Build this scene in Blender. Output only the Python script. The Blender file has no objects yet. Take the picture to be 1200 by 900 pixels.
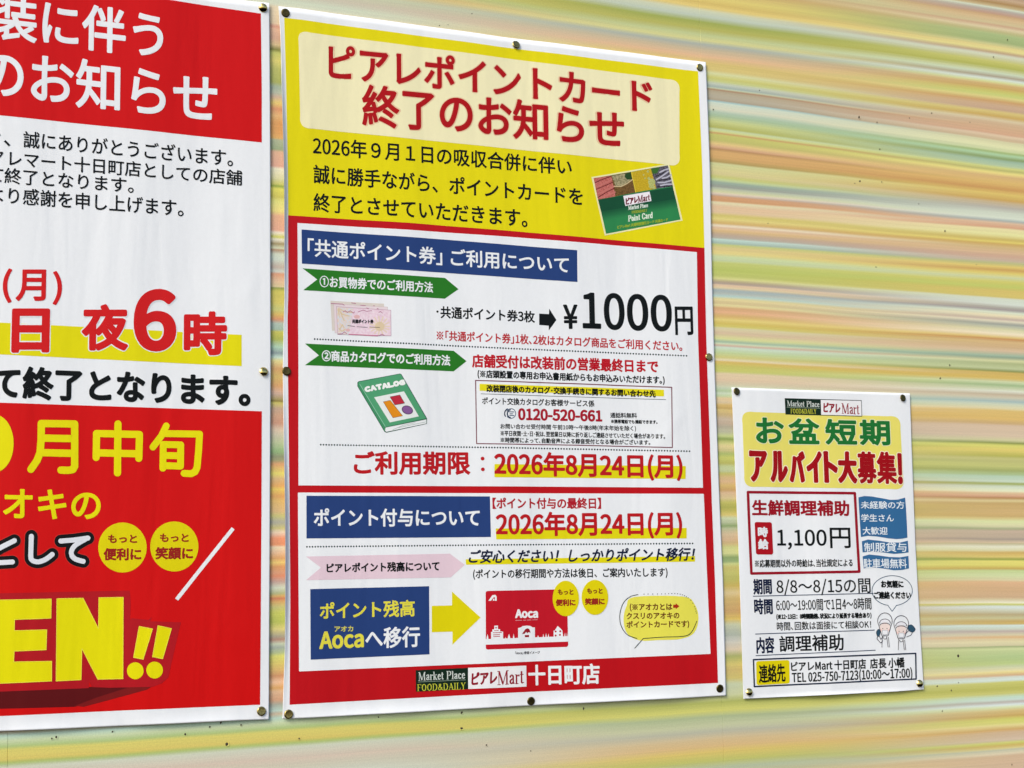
import bpy, bmesh, math, random, os
from mathutils import Vector, Matrix, noise
from mathutils.geometry import delaunay_2d_cdt
random.seed(7)
SC = bpy.context.scene
COL = SC.collection
H0 = 1.55            # height of the wall's local origin above the pavement
F = 1804.086; RV = Vector((-.1114228, .4320398, -.0055997)); TV = Vector((-.2778906, .452467, -1.845331))   # lens and pose solved from the posters' paper sizes
ROT = Matrix.Rotation(RV.length, 3, RV.normalized())
W2B = Matrix(((1, 0, 0), (0, 0, -1), (0, 1, 0)))
# ---------------------------------------------------------------- camera
cam = bpy.data.cameras.new("camera"); cam_ob = bpy.data.objects.new("camera", cam); COL.objects.link(cam_ob)
SC.camera = cam_ob
cam.sensor_width = 36; cam.lens = F / 1200 * 36; cam.clip_start = .05; cam.clip_end = 200
_loc = -(ROT.transposed() @ TV)
cam_ob.matrix_world = Matrix.Translation(Vector((_loc.x, -_loc.z, _loc.y + H0))) @ (W2B @ ROT.transposed()).to_4x4()
# ---------------------------------------------------------------- light
world = bpy.data.worlds.new("World"); SC.world = world; world.use_nodes = True
wn = world.node_tree.nodes; bg = wn["Background"]
sky = wn.new("ShaderNodeTexSky"); sky.sky_type = 'NISHITA'; sky.sun_disc = False
SUN_EL, SUN_AZ = math.radians(38), math.radians(236)   # azimuth from +Y clockwise: in front of the wall, a little left
sky.sun_elevation = SUN_EL; sky.sun_rotation = SUN_AZ; sky.air_density = 1.0; sky.dust_density = 3.0; sky.ozone_density = 1.0
world.node_tree.links.new(sky.outputs[0], bg.inputs[0]); bg.inputs[1].default_value = .145
sun = bpy.data.lights.new("sun", 'SUN'); sun.energy = 1.3; sun.angle = math.radians(18); sun.color = (1, .99, .96)
sun_ob = bpy.data.objects.new("sun", sun); COL.objects.link(sun_ob)
_d = Vector((math.sin(SUN_AZ) * math.cos(SUN_EL), math.cos(SUN_AZ) * math.cos(SUN_EL), math.sin(SUN_EL)))
sun_ob.rotation_euler = _d.to_track_quat('Z', 'Y').to_euler(); sun_ob.location = _d * 6 + Vector((0, 0, H0))
SC.view_settings.view_transform = 'Standard'; SC.view_settings.look = 'None'; SC.view_settings.gamma = 1
SC.view_settings.use_curve_mapping = False
SC.view_settings.exposure = 0.54

# ---------------------------------------------------------------- geometry of the wall
RT = ROT.transposed()
def P(x, y, z=.003):
    """point of the wall (its own X, Y in metres) measured at a spot of the survey photo"""
    d = RT @ Vector(((x - 600) / F, (450 - y) / F, -1.0))
    k = (z - _loc.z) / d.z
    return (_loc.x + d.x * k, _loc.y + d.y * k)
def lin(c):
    out = []
    for v in c[:3]:
        v = v / 255
        out.append(v / 12.92 if v <= .04045 else ((v + .055) / 1.055) ** 2.4)
    return out
def flat(t): return [(t[i], t[i + 1]) for i in range(0, len(t), 2)]
class Z:
    """reads coordinates taken from an enlarged crop"""
    def __init__(s, x, y, k): s.x, s.y, s.k = x, y, k
    def __call__(s, *a): return [(s.x + px / s.k, s.y + py / s.k) for px, py in flat(a)]

# ---------------------------------------------------------------- materials
def nodes_of(m):
    m.use_nodes = True; return m.node_tree.nodes, m.node_tree.links, m.node_tree.nodes["Principled BSDF"]
MATS = {}
def mapped(nt, lk, scale, src):
    mp = nt.new("ShaderNodeMapping"); mp.inputs['Scale'].default_value = scale
    lk.new(src, mp.inputs['Vector']); return mp.outputs[0]
def paper(rgb, rough=.42, wrinkle=1.0, grain=.022, seed=0, other=None, size=900):
    """printed poster paper: ink colour, faint mottling, long soft ripples in relief"""
    key = (tuple(rgb), rough, wrinkle, seed, other, size)
    if key in MATS: return MATS[key]
    m = bpy.data.materials.new("printed_paper"); nt, lk, b = nodes_of(m)
    g = nt.new("ShaderNodeNewGeometry"); pos = g.outputs['Position']
    n1 = nt.new("ShaderNodeTexNoise"); n1.inputs['Scale'].default_value = 1; n1.inputs['Detail'].default_value = 4
    lk.new(mapped(nt, lk, (260, 260, 180), pos), n1.inputs['Vector'])
    n1b = nt.new("ShaderNodeTexNoise"); n1b.inputs['Detail'].default_value = 2; n1b.inputs['Scale'].default_value = 1
    lk.new(mapped(nt, lk, (900, 900, 900), pos), n1b.inputs['Vector'])
    ad = nt.new("ShaderNodeMath"); ad.operation = 'ADD'; lk.new(n1.outputs['Fac'], ad.inputs[0]); lk.new(n1b.outputs['Fac'], ad.inputs[1])
    mr = nt.new("ShaderNodeMapRange"); mr.inputs['From Min'].default_value = .6; mr.inputs['From Max'].default_value = 1.4
    mr.inputs['To Min'].default_value = 1 - grain; mr.inputs['To Max'].default_value = 1 + grain
    lk.new(ad.outputs[0], mr.inputs['Value'])
    vm = nt.new("ShaderNodeVectorMath"); vm.operation = 'SCALE'; vm.inputs[0].default_value = lin(rgb)
    if other:      # a printed photograph: two inks clouded into one another
        np_ = nt.new("ShaderNodeTexNoise"); np_.inputs['Scale'].default_value = size; np_.inputs['Detail'].default_value = 4; np_.inputs['Roughness'].default_value = .65; lk.new(pos, np_.inputs['Vector'])
        mp_ = nt.new("ShaderNodeMapRange"); mp_.inputs['From Min'].default_value = .4; mp_.inputs['From Max'].default_value = .6; lk.new(np_.outputs['Fac'], mp_.inputs['Value'])
        mc = nt.new("ShaderNodeMix"); mc.data_type = 'RGBA'; lk.new(mp_.outputs[0], mc.inputs[0]); mc.inputs[6].default_value = (*lin(rgb), 1); mc.inputs[7].default_value = (*lin(other), 1); lk.new(mc.outputs[2], vm.inputs[0])
    lk.new(mr.outputs[0], vm.inputs['Scale'])
    lk.new(vm.outputs[0], b.inputs['Base Color'])
    n2 = nt.new("ShaderNodeTexNoise"); n2.inputs['Scale'].default_value = 1; n2.inputs['Detail'].default_value = 2.5; n2.inputs['Roughness'].default_value = .5
    n2.inputs['Distortion'].default_value = .4
    lk.new(mapped(nt, lk, (26, 1, 4), pos), n2.inputs['Vector'])
    n3 = nt.new("ShaderNodeTexNoise"); n3.inputs['Scale'].default_value = 1; n3.inputs['Detail'].default_value = 3
    lk.new(mapped(nt, lk, (130, 1, 34), pos), n3.inputs['Vector'])
    b1 = nt.new("ShaderNodeBump"); b1.inputs['Strength'].default_value = 1; b1.inputs['Distance'].default_value = .0014 * wrinkle
    b2 = nt.new("ShaderNodeBump"); b2.inputs['Strength'].default_value = 1; b2.inputs['Distance'].default_value = .0001 * wrinkle
    vo = nt.new("ShaderNodeTexVoronoi"); vo.feature = 'DISTANCE_TO_EDGE'; vo.inputs['Scale'].default_value = 1
    lk.new(mapped(nt, lk, (9, 1, 5), pos), vo.inputs['Vector'])
    msk = nt.new("ShaderNodeTexNoise"); msk.inputs['Scale'].default_value = 1; lk.new(mapped(nt, lk, (7, 1, 7), pos), msk.inputs['Vector'])
    ma = nt.new("ShaderNodeMapRange"); ma.inputs['From Min'].default_value = .56; ma.inputs['From Max'].default_value = .68; lk.new(msk.outputs['Fac'], ma.inputs['Value'])
    me_ = nt.new("ShaderNodeMapRange"); me_.interpolation_type = 'SMOOTHSTEP'; me_.inputs['From Max'].default_value = .1; me_.inputs['To Min'].default_value = 1; me_.inputs['To Max'].default_value = 0
    lk.new(vo.outputs['Distance'], me_.inputs['Value'])
    mm = nt.new("ShaderNodeMath"); mm.operation = 'MULTIPLY'; lk.new(ma.outputs[0], mm.inputs[0]); lk.new(me_.outputs[0], mm.inputs[1])
    b0 = nt.new("ShaderNodeBump"); b0.inputs['Strength'].default_value = 1; b0.inputs['Distance'].default_value = .0004 * wrinkle
    lk.new(mm.outputs[0], b0.inputs['Height']); lk.new(b0.outputs[0], b1.inputs['Normal'])
    lk.new(n2.outputs['Fac'], b1.inputs['Height']); lk.new(n3.outputs['Fac'], b2.inputs['Height'])
    lk.new(b1.outputs[0], b2.inputs['Normal']); lk.new(b2.outputs[0], b.inputs['Normal'])
    b.inputs['Roughness'].default_value = rough; b.inputs['Specular IOR Level'].default_value = .2
    MATS[key] = m; return m
def brass(name, rgb, rough):
    m = bpy.data.materials.new(name); nt, lk, b = nodes_of(m)
    g = nt.new("ShaderNodeNewGeometry")
    n = nt.new("ShaderNodeTexNoise"); n.inputs['Scale'].default_value = 420; n.inputs['Detail'].default_value = 3
    lk.new(g.outputs['Position'], n.inputs['Vector'])
    r = nt.new("ShaderNodeValToRGB"); c = lin(rgb)
    r.color_ramp.elements[0].position = .35; r.color_ramp.elements[0].color = (*[v * .55 for v in c], 1)
    r.color_ramp.elements[1].position = .65; r.color_ramp.elements[1].color = (*c, 1)
    lk.new(n.outputs['Fac'], r.inputs[0]); lk.new(r.outputs[0], b.inputs['Base Color'])
    b.inputs['Metallic'].default_value = 1; b.inputs['Roughness'].default_value = rough
    return m

# ---------------------------------------------------------------- objects
def put(o, label=None, cat=None, group=None, kind=None):
    if label: o['label'] = label
    if cat: o['category'] = cat
    if group: o['group'] = group
    if kind: o['kind'] = kind
    return o
def B(X, Y, z): return Vector((X, -z, Y + H0))
def link(name, verts, faces, mat, parent=None, smooth=False):
    me = bpy.data.meshes.new(name)
    off = parent_world(parent) if parent else Vector()
    me.from_pydata([tuple(v - off) for v in verts], [], faces); me.update()
    if mat: me.materials.append(mat)
    if smooth: me.polygons.foreach_set('use_smooth', [True] * len(me.polygons))
    o = bpy.data.objects.new(name, me); COL.objects.link(o)
    if parent: o.parent = parent
    return o
def parent_world(p):
    v = Vector()
    while p: v += p.location; p = p.parent
    return v

class Poster:
    """a paper sheet given by its four edges; carries the height of its surface off the wall"""
    def __init__(s, top, right, bottom, left, base, amp, seed, curl=()):
        s.e = [flat(a) for a in (top, right, bottom, left)]; s.base, s.amp, s.seed, s.curl = base, amp, seed, dict(curl)
        cx = sum(p[0] for e in s.e for p in (e[0], e[-1])) / 8; cy = sum(p[1] for e in s.e for p in (e[0], e[-1])) / 8
        s.c = P(cx, cy); s.layer = 0
    def z(s, X, Y):
        a = s.seed
        r = math.sin(X * 52 + a + 1.1 * math.sin(Y * 4 + a)) + .7 * math.sin(X * 31 - Y * 6 + 2 * a) + .5 * math.sin(Y * 17 + X * 5 + a)
        return s.base + s.amp * r
    @staticmethod
    def along(e, t, ax):
        a, b = e[0][ax], e[-1][ax]; q = a + (b - a) * t
        for p0, p1 in zip(e, e[1:]):
            if (p0[ax] <= q <= p1[ax]) or p1 is e[-1]:
                k = (q - p0[ax]) / (p1[ax] - p0[ax]); return (p0[0] + (p1[0] - p0[0]) * k, p0[1] + (p1[1] - p0[1]) * k)
    def build(s, name, mat, label, cat, group):
        T, R, Bo, L = s.e
        us = sorted(set([i / 90 for i in range(91)] + [i * .0016 for i in range(9)] + [1 - i * .002 for i in range(6)]))
        vs = sorted(set([i / 120 for i in range(121)] + [1 - i * .002 for i in range(9)]))
        top, bot = [], []
        for v in vs:
            l, r = s.along(L, v, 1), s.along(R, v, 1)
            for u in us:
                t, b = s.along(T, u, 0), s.along(Bo, u, 0)
                q = [0, 0]
                for i in (0, 1):
                    q[i] = (1 - v) * t[i] + v * b[i] + (1 - u) * l[i] + u * r[i] - ((1 - u) * (1 - v) * T[0][i] + u * (1 - v) * T[-1][i] + (1 - u) * v * Bo[0][i] + u * v * Bo[-1][i])
                X, Y = P(*q); z = s.z(X, Y)
                if 'left' in s.curl and u < .0128:
                    w = s.curl['left'](v); z += w * (1 - u / .0128) ** 2
                if 'bottom' in s.curl and v > .984:
                    z += s.curl['bottom'](u) * ((v - .984) / .016) ** 2
                top.append(B(X, Y, z)); bot.append(B(X, Y, z - .00022))
        nu, nv = len(us), len(vs); N = nu * nv; f = []
        for j in range(nv - 1):
            for i in range(nu - 1):
                a = j * nu + i; f.append((a, a + nu, a + nu + 1, a + 1)); f.append((N + a, N + a + 1, N + a + nu + 1, N + a + nu))
        ring = [i for i in range(nu)] + [j * nu + nu - 1 for j in range(1, nv)] + [(nv - 1) * nu + i for i in range(nu - 2, -1, -1)] + [j * nu for j in range(nv - 2, 0, -1)]
        for a, b in zip(ring, ring[1:] + ring[:1]): f.append((a, b, N + b, N + a))
        root = bpy.data.objects.new(name, None); COL.objects.link(root); root.location = B(*s.c, 0); root.empty_display_size = .05
        put(root, label, cat, group); s.root = root; s.panel = root
        s.sheet = link("sheet", top + bot, f, mat, root, True)
        return root

class Ink:
    """flat print gathered in photo-survey coordinates, laid on a poster as thin ink"""
    def __init__(s): s.v, s.f, s.j = [], [], 0
    def tri(s, pts, faces, dz=0.0):
        n = len(s.v); s.v += [(p[0], p[1], dz) for p in pts]; s.f += [tuple(i + n for i in f) for f in faces]
    def poly(s, pts, dz=0.0):
        pts = [Vector(p) for p in pts]; n = len(pts)
        r = delaunay_2d_cdt(pts, [], [list(range(n))], 1, 1e-6)
        s.tri([tuple(p) for p in r[0]], r[2], dz)
    def step(s):
        s.j = (s.j + 1) % 9; return -.000004 * s.j
    def disc(s, x, y, rx, ry=None, n=28, rot=0, a0=0, a1=360):
        ry = rx if ry is None else ry; c, si = math.cos(rot), math.sin(rot); q = []
        for k in range(n):
            a = math.radians(a0 + (a1 - a0) * k / n); u, w = rx * math.cos(a), ry * math.sin(a)
            q.append((x + u * c - w * si, y + u * si + w * c))
        s.tri(q, [tuple(range(n))], s.step())
    def line(s, pts, w, closed=False, cap=True):
        """ribbon with round joins"""
        if closed: pts = list(pts) + [pts[0]]
        for i, (a, b) in enumerate(zip(pts, pts[1:])):
            dx, dy = b[0] - a[0], b[1] - a[1]; l = math.hypot(dx, dy)
            if l < 1e-6: continue
            nx, ny = -dy / l * w / 2, dx / l * w / 2
            s.tri([(a[0] + nx, a[1] + ny), (b[0] + nx, b[1] + ny), (b[0] - nx, b[1] - ny), (a[0] - nx, a[1] - ny)], [(0, 1, 2, 3)], s.step())
        if w > .7:
            for i, a in enumerate(pts if cap else pts[1:-1]): s.disc(a[0], a[1], w / 2, n=12 if w < 4 else 20)
    def nib(s, pts, w, h, cap=False):
        for a, b in zip(pts, pts[1:]):
            dx, dy = b[0] - a[0], b[1] - a[1]; l = math.hypot(dx, dy) or 1; nx, ny = -dy / l, dx / l
            k = (abs(nx) * w + abs(ny) * h) / 2; ex, ey = dx / l * k * .25, dy / l * k * .25
            s.tri([(a[0] - ex + nx * k, a[1] - ey + ny * k), (b[0] + ex + nx * k, b[1] + ey + ny * k), (b[0] + ex - nx * k, b[1] + ey - ny * k), (a[0] - ex - nx * k, a[1] - ey - ny * k)], [(0, 1, 2, 3)], s.step())
    def lay(s, po, name, rgb, layer, parent=None, cut=True, label=None, rough=.42, other=None, size=900):
        if not s.v: return None
        bm = bmesh.new(); vs = []
        for x, y, dz in s.v:
            X, Y = P(x, y); vs.append(bm.verts.new((X, Y, dz)))
        for f in s.f:
            try: bm.faces.new([vs[i] for i in f])
            except ValueError: pass
        xs = [v.co.x for v in bm.verts]; ys = [v.co.y for v in bm.verts]
        if cut:
            g = .014
            for ax, lo, hi in ((0, min(xs), max(xs)), (1, min(ys), max(ys))):
                k = math.ceil(lo / g)
                while k * g < hi:
                    co = Vector((0, 0, 0)); no = Vector((0, 0, 0)); co[ax] = k * g; no[ax] = 1
                    q = k * g; fs = [f for f in bm.faces if min(v.co[ax] for v in f.verts) < q < max(v.co[ax] for v in f.verts)]
                    gm = list({e for f in fs for e in f.edges} | {v for f in fs for v in f.verts}) + fs
                    if fs: bmesh.ops.bisect_plane(bm, geom=gm, plane_co=co, plane_no=no, dist=1e-7)
                    k += 1
        off = parent_world(parent or po.root)
        for v in bm.verts:
            X, Y, dz = v.co; v.co = B(X, Y, po.z(X, Y) + .00011 * layer + dz) - off
        bm.normal_update()
        flip = [f for f in bm.faces if f.normal.y > 0]
        if flip: bmesh.ops.reverse_faces(bm, faces=flip)
        me = bpy.data.meshes.new(name); bm.to_mesh(me); bm.free(); me.materials.append(paper(rgb, rough, other=other, size=size))
        o = bpy.data.objects.new(name, me); COL.objects.link(o); o.parent = parent or po.root
        if label: o['label'] = label
        return o

# ---------------------------------------------------------------- lettering
def load_font():
    try: return bpy.data.fonts.load(os.path.join(bpy.utils.system_resource('DATAFILES'), 'fonts', 'Noto Sans CJK Regular.woff2'))
    except Exception: return None      # the built-in font falls back to the same glyphs
FONT = load_font()
GL, EM = {}, {}
def raw_glyph(text, font, res):
    c = bpy.data.curves.new("lettering_shape", 'FONT'); c.body = text; c.resolution_u = res; c.fill_mode = 'FRONT'
    if font: c.font = font
    o = bpy.data.objects.new("lettering_shape", c); COL.objects.link(o)
    ev = o.evaluated_get(bpy.context.evaluated_depsgraph_get()); me = ev.to_mesh()
    V = [(v.co.x, v.co.y) for v in me.vertices]; Fc = [tuple(p.vertices) for p in me.polygons]
    ev.to_mesh_clear(); bpy.data.objects.remove(o); bpy.data.curves.remove(c)
    return V, Fc
def em_of(font):
    if font not in EM:
        w1 = raw_glyph("一", font, 2)[0]; w2 = raw_glyph("一一", font, 2)[0]
        EM[font] = max(v[0] for v in w2) - max(v[0] for v in w1)
    return EM[font]
def char(ch, res):
    """outline of one character in em units, and its advance"""
    if (ch, res) not in GL:
        latin = ord(ch) < 0x250 or ch in '※①②'; font = FONT if latin else None; em = em_of(font)
        V, Fc = raw_glyph(ch, font, res) if ch not in ' \u3000' else ([], [])
        if ch == ' ': adv = .224
        elif latin and ord(ch) < 0x250:
            if ('adv', ch) not in GL: GL[('adv', ch)] = (max(v[0] for v in raw_glyph(ch + ch, font, 2)[0]) - max(v[0] for v in V)) / em
            adv = GL[('adv', ch)]
        else: adv = .5 if 0xFF61 <= ord(ch) <= 0xFF9F else 1.0
        GL[(ch, res)] = ([(x / em, y / em) for x, y in V], Fc, adv)
    return GL[(ch, res)]
def glyphs(text, res):
    V, Fc, x = [], [], 0
    for ch in text:
        v, f, adv = char(ch, res); n = len(V)
        V += [(a + x, b) for a, b in v]; Fc += [tuple(i + n for i in q) for q in f]; x += adv
    return V, Fc
def _ys(t):
    ys = [v[1] for v in glyphs(t, 2)[0]]; return (min(ys), max(ys))
RANGES = {'k': _ys("終"), 'd': _ys("H"), 'a': _ys("ポ")}
def text_ink(text, quad, bold=0.0, fit='k', res=3, sag=0.0, shear=0.0, ink=None, outline_only=False):
    """quad = xl, ytop_l, ybot_l, xr, ytop_r, ybot_r in survey pixels"""
    xl, tl, bl, xr, tr, br = quad
    V, Fc = glyphs(text, res)
    x0 = min(v[0] for v in V); x1 = max(v[0] for v in V)
    if fit == 'ink': y0 = min(v[1] for v in V); y1 = max(v[1] for v in V)
    else: y0, y1 = RANGES[fit]
    xl += bold; xr -= bold
    if fit == 'ink': tl += bold; tr += bold; bl -= bold; br -= bold
    def mp(x, y):
        u = (x - x0) / (x1 - x0); w = (y - y0) / (y1 - y0)
        top = tl + (tr - tl) * u; bot = bl + (br - bl) * u
        py = bot + (top - bot) * w + sag * 4 * u * (1 - u)
        px = xl + (xr - xl) * u; lean = 6.2e-5 * (px - 350)
        return (px - lean * (bot - py) + shear * (bot - py) , py)
    Q = [mp(*v) for v in V]
    ink = ink or Ink()
    ink.tri(Q, Fc)
    if bold > 0:
        cnt = {}
        for f in Fc:
            for a, b in zip(f, f[1:] + f[:1]): cnt[(a, b)] = 1
        edges = [(a, b) for (a, b) in cnt if (b, a) not in cnt]
        out = {}; inc = {}
        for a, b in edges: out.setdefault(a, []).append(b); inc.setdefault(b, []).append(a)
        # area sign of the first face tells which side is outside
        A = 0
        for f in Fc[:40]:
            for a, b in zip(f, f[1:] + f[:1]): A += Q[a][0] * Q[b][1] - Q[b][0] * Q[a][1]
        sg = 1 if A > 0 else -1
        def nrm(a, b):
            dx, dy = Q[b][0] - Q[a][0], Q[b][1] - Q[a][1]; l = math.hypot(dx, dy) or 1; return (sg * dy / l, -sg * dx / l)
        for a, b in edges:
            n = nrm(a, b)
            if n == (0, 0): continue
            ink.tri([Q[a], Q[b], (Q[b][0] + n[0] * bold, Q[b][1] + n[1] * bold), (Q[a][0] + n[0] * bold, Q[a][1] + n[1] * bold)], [(0, 1, 2, 3)], -.000012 + ink.step())
        for b in out:
            for a in inc.get(b, ()):
                for c in out[b]:
                    n1, n2 = nrm(a, b), nrm(b, c); cr = (n1[0] * n2[1] - n1[1] * n2[0]) * sg
                    if cr > .02:
                        a1 = math.atan2(n1[1], n1[0]); d = math.atan2(n1[0] * n2[1] - n1[1] * n2[0], n1[0] * n2[0] + n1[1] * n2[1])
                        k = max(1, int(abs(d) / .5)); pts = [Q[b]] + [(Q[b][0] + bold * math.cos(a1 + d * i / k), Q[b][1] + bold * math.sin(a1 + d * i / k)) for i in range(k + 1)]
                        ink.tri(pts, [tuple(range(len(pts)))], -.000012 + ink.step())
    return ink
BLACK = (8, 12, 12); WHITE = (232, 236, 238); RED = (186, 24, 34); DRED = (160, 16, 30); YEL = (226, 216, 0); NAVY = (36, 62, 118); INKNAVY = (12, 24, 56)
def T(po, text, quad, rgb, bold=.3, layer=3, parent=None, **k):
    h = abs(quad[2] - quad[1]); bold *= .86 if bold < 1.5 else 1; bold += .08 if h < 13 else 0
    if 'res' not in k: k['res'] = 2 if h < 11 else (4 if h < 30 else 8)
    return text_ink(text, quad, bold, **k).lay(po, "lettering", rgb, layer, parent, cut=h > 26)

SERIF = {
 'M': (.98, "t.12,0,.12,1|T.14,1,.46,.02|t.46,.02,.78,1|T.80,0,.80,1|t0,0,.25,0|t0,1,.2,1|t.66,0,.95,0|t.75,1,.95,1"),
 'a': (.50, "T.36,.03,.36,.5|T.10,.5,.15,.62,.25,.66,.34,.6,.36,.5|T.36,.4,.2,.33,.1,.2,.13,.05,.22,.02,.36,.12|t.36,.02,.48,.05"),
 'r': (.43, "T.14,0,.14,.66|t.02,0,.3,0|t.02,.66,.14,.66|t.14,.45,.24,.62,.36,.64|T.35,.54,.35,.64"),
 'k': (.55, "T.12,0,.12,1|t0,0,.24,0|t0,1,.12,1|t.42,.64,.16,.3|T.22,.38,.44,.02|t.32,0,.55,0|t.3,.65,.5,.65"),
 'e': (.48, "T.38,.4,.34,.58,.25,.66,.14,.58,.09,.33,.14,.08,.26,.01,.4,.14|t.1,.36,.4,.36"),
 't': (.36, "T.15,.88,.15,.1,.2,.02|t.2,.01,.34,.08|t.02,.65,.32,.65"),
 'P': (.66, "T.14,0,.14,1|t0,0,.28,0|t0,1,.35,1|T.35,1,.5,.93,.55,.75,.5,.56,.35,.48|t.14,.48,.35,.48"),
 'l': (.30, "T.14,0,.14,1|t0,0,.28,0|t0,1,.14,1"),
 'c': (.46, "T.38,.5,.34,.62,.25,.66,.14,.58,.09,.33,.14,.08,.26,.01,.4,.14"),
 'F': (.60, "T.14,0,.14,1|t0,0,.3,0|t0,1,.54,1|t.54,1,.54,.75|t.14,.52,.38,.52|t.38,.62,.38,.4"),
 'O': (.76, "T.36,1,.16,.85,.1,.5,.16,.15,.36,0,.56,.15,.62,.5,.56,.85,.36,1"),
 'D': (.76, "T.14,0,.14,1|t0,0,.34,0|t0,1,.34,1|T.34,1,.55,.85,.62,.5,.55,.15,.34,0"),
 '&': (.74, "T.66,.02,.22,.72,.24,.93,.38,.95,.42,.78,.14,.4,.1,.2,.22,.03,.42,.08,.56,.45"),
 'A': (.72, "t.08,0,.34,1|T.34,1,.58,.02|t0,0,.2,0|t.44,0,.72,0|t.16,.34,.46,.34"),
 'I': (.36, "T.16,0,.16,1|t.02,0,.3,0|t.02,1,.3,1"),
 'L': (.60, "T.14,0,.14,1|t0,1,.28,1|t0,0,.54,0|t.54,0,.54,.28"),
 'Y': (.68, "T.1,1,.34,.48|t.34,.48,.56,1|T.34,.5,.34,0|t.2,0,.48,0|t0,1,.24,1|t.44,1,.66,1"),
 'C': (.70, "T.58,.72,.52,.95,.36,1,.18,.88,.1,.5,.18,.12,.36,0,.52,.06,.6,.28"),
 'o': (.50, "T.24,.66,.12,.55,.08,.33,.12,.1,.24,0,.36,.1,.4,.33,.36,.55,.24,.66"),
 'i': (.30, "T.14,0,.14,.66|t0,0,.28,0|t0,.66,.14,.66|T.14,.85,.14,.97"),
 'n': (.58, "T.12,0,.12,.66|t0,0,.24,0|t0,.66,.12,.66|t.12,.48,.26,.64,.38,.62|T.38,.62,.43,.5,.43,0|t.32,0,.55,0"),
 'd': (.56, "T.42,0,.42,1|t.3,1,.42,1|T.42,.5,.26,.66,.12,.52,.08,.33,.12,.1,.24,.01,.42,.14|t.42,0,.54,0"),
 ' ': (.34, "")}
def serif_ink(text, quad, w=.15, h=.045, extra=0.0):
    xl, tl, bl, xr, tr, br = quad; tot = sum(SERIF[c][0] for c in text); x = 0; ink = Ink()
    sy = ((bl - tl) + (br - tr)) / 2; sx = (xr - xl) / tot
    for c in text:
        for part in SERIF[c][1].split('|'):
            if not part: continue
            q = []
            for u, v in flat([float(a) for a in part[1:].split(',')]):
                U = (x + u) / tot; top = tl + (tr - tl) * U; bot = bl + (br - bl) * U
                q.append((xl + (xr - xl) * U - 6.2e-5 * (xl - 350) * v * sy, bot + (top - bot) * v))
            ink.nib(q, w * min(sx, sy) + extra if part[0] == 'T' else h * sy + extra, h * sy + extra)
        x += SERIF[c][0]
    return ink
def logo(po, name, dark, light, mp, fd, rule, pia, mart, layer=4):
    """two-part shop emblem: dark box with serif words, white box with the shop name"""
    root = Ink(); root.poly(dark); d = root.lay(po, name, (14, 38, 24), layer)
    w = Ink(); w.poly(light); w.lay(po, "name_box", (236, 236, 236), layer + .4, d)
    serif_ink("Market Place", mp, .13, .05).lay(po, "lettering", (206, 214, 206), layer + 1, d, cut=False)
    serif_ink("FOOD&DAILY", fd, .13, .05).lay(po, "lettering", (196, 198, 60), layer + 1, d, cut=False)
    r = Ink(); r.line(rule, .5); r.lay(po, "rule", (150, 170, 150), layer + 1, d, cut=False)
    h = pia[2] - pia[1]
    text_ink("ピアレ", pia, h * .042, 'ink', 5, shear=.06).lay(po, "lettering", (142, 20, 40), layer + 1, d, cut=False)
    serif_ink("Mart", mart, .13, .05).lay(po, "lettering", (142, 20, 40), layer + 1, d, cut=False)
    return d
def rrect(tl, tr, br, bl, r, n=6):
    """rounded four-cornered outline"""
    c = [tl, tr, br, bl]; out = []
    for i in range(4):
        p, a, b = Vector(c[i]), Vector(c[i - 1]), Vector(c[(i + 1) % 4])
        pa = p + (a - p).normalized() * r; pb = p + (b - p).normalized() * r
        for k in range(n + 1):
            t = k / n; q = (1 - t) ** 2 * pa + 2 * t * (1 - t) * p * 1.0 + t * t * pb
            mid = (pa + pb) / 2; q = q + (p - mid) * .17 * 4 * t * (1 - t); out.append((q.x, q.y))
    return out
def spline(pts, n=6, closed=False):
    P_ = [Vector(p) for p in pts]; m = len(P_); out = []
    g = (lambda i: P_[i % m]) if closed else (lambda i: P_[max(0, min(m - 1, i))])
    for i in range(m if closed else m - 1):
        a, b, c, d = g(i - 1), g(i), g(i + 1), g(i + 2)
        for k in range(n):
            t = k / n; q = .5 * ((2 * b) + (-a + c) * t + (2 * a - 5 * b + 4 * c - d) * t * t + (-a + 3 * b - 3 * c + d) * t ** 3); out.append((q.x, q.y))
    if not closed: out.append(tuple(P_[-1]))
    return out
def arc(cx, cy, rx, ry, a0, a1, n=24):
    return [(cx + rx * math.cos(math.radians(a0 + (a1 - a0) * i / n)), cy + ry * math.sin(math.radians(a0 + (a1 - a0) * i / n))) for i in range(n + 1)]
def dotted(po, pts, parent, layer=3, step=3.25, r=1.05, rgb=(14, 44, 44)):
    ink = Ink()
    for a, b in zip(pts, pts[1:]):
        n = max(1, round(math.dist(a, b) / step))
        for i in range(n): ink.disc(a[0] + (b[0] - a[0]) * i / n, a[1] + (b[1] - a[1]) * i / n, r, n=7)
    return ink.lay(po, "dotted_rule", rgb, layer, parent, cut=False)
def shape(po, name, pts, rgb, layer, parent=None, label=None, other=None, size=900):
    i = Ink(); i.poly(pts); return i.lay(po, name, rgb, layer, parent, label=label, other=other, size=size)
def strokes(po, name, lines, w, rgb, layer, parent=None, cut=False, cap=True):
    i = Ink(); cut = cut or any(math.dist(a, b) > 25 for l in lines for a, b in zip(l, l[1:]))
    for l in lines: i.line(l, w, cap=cap)
    return i.lay(po, name, rgb, layer, parent, cut=cut)

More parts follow.
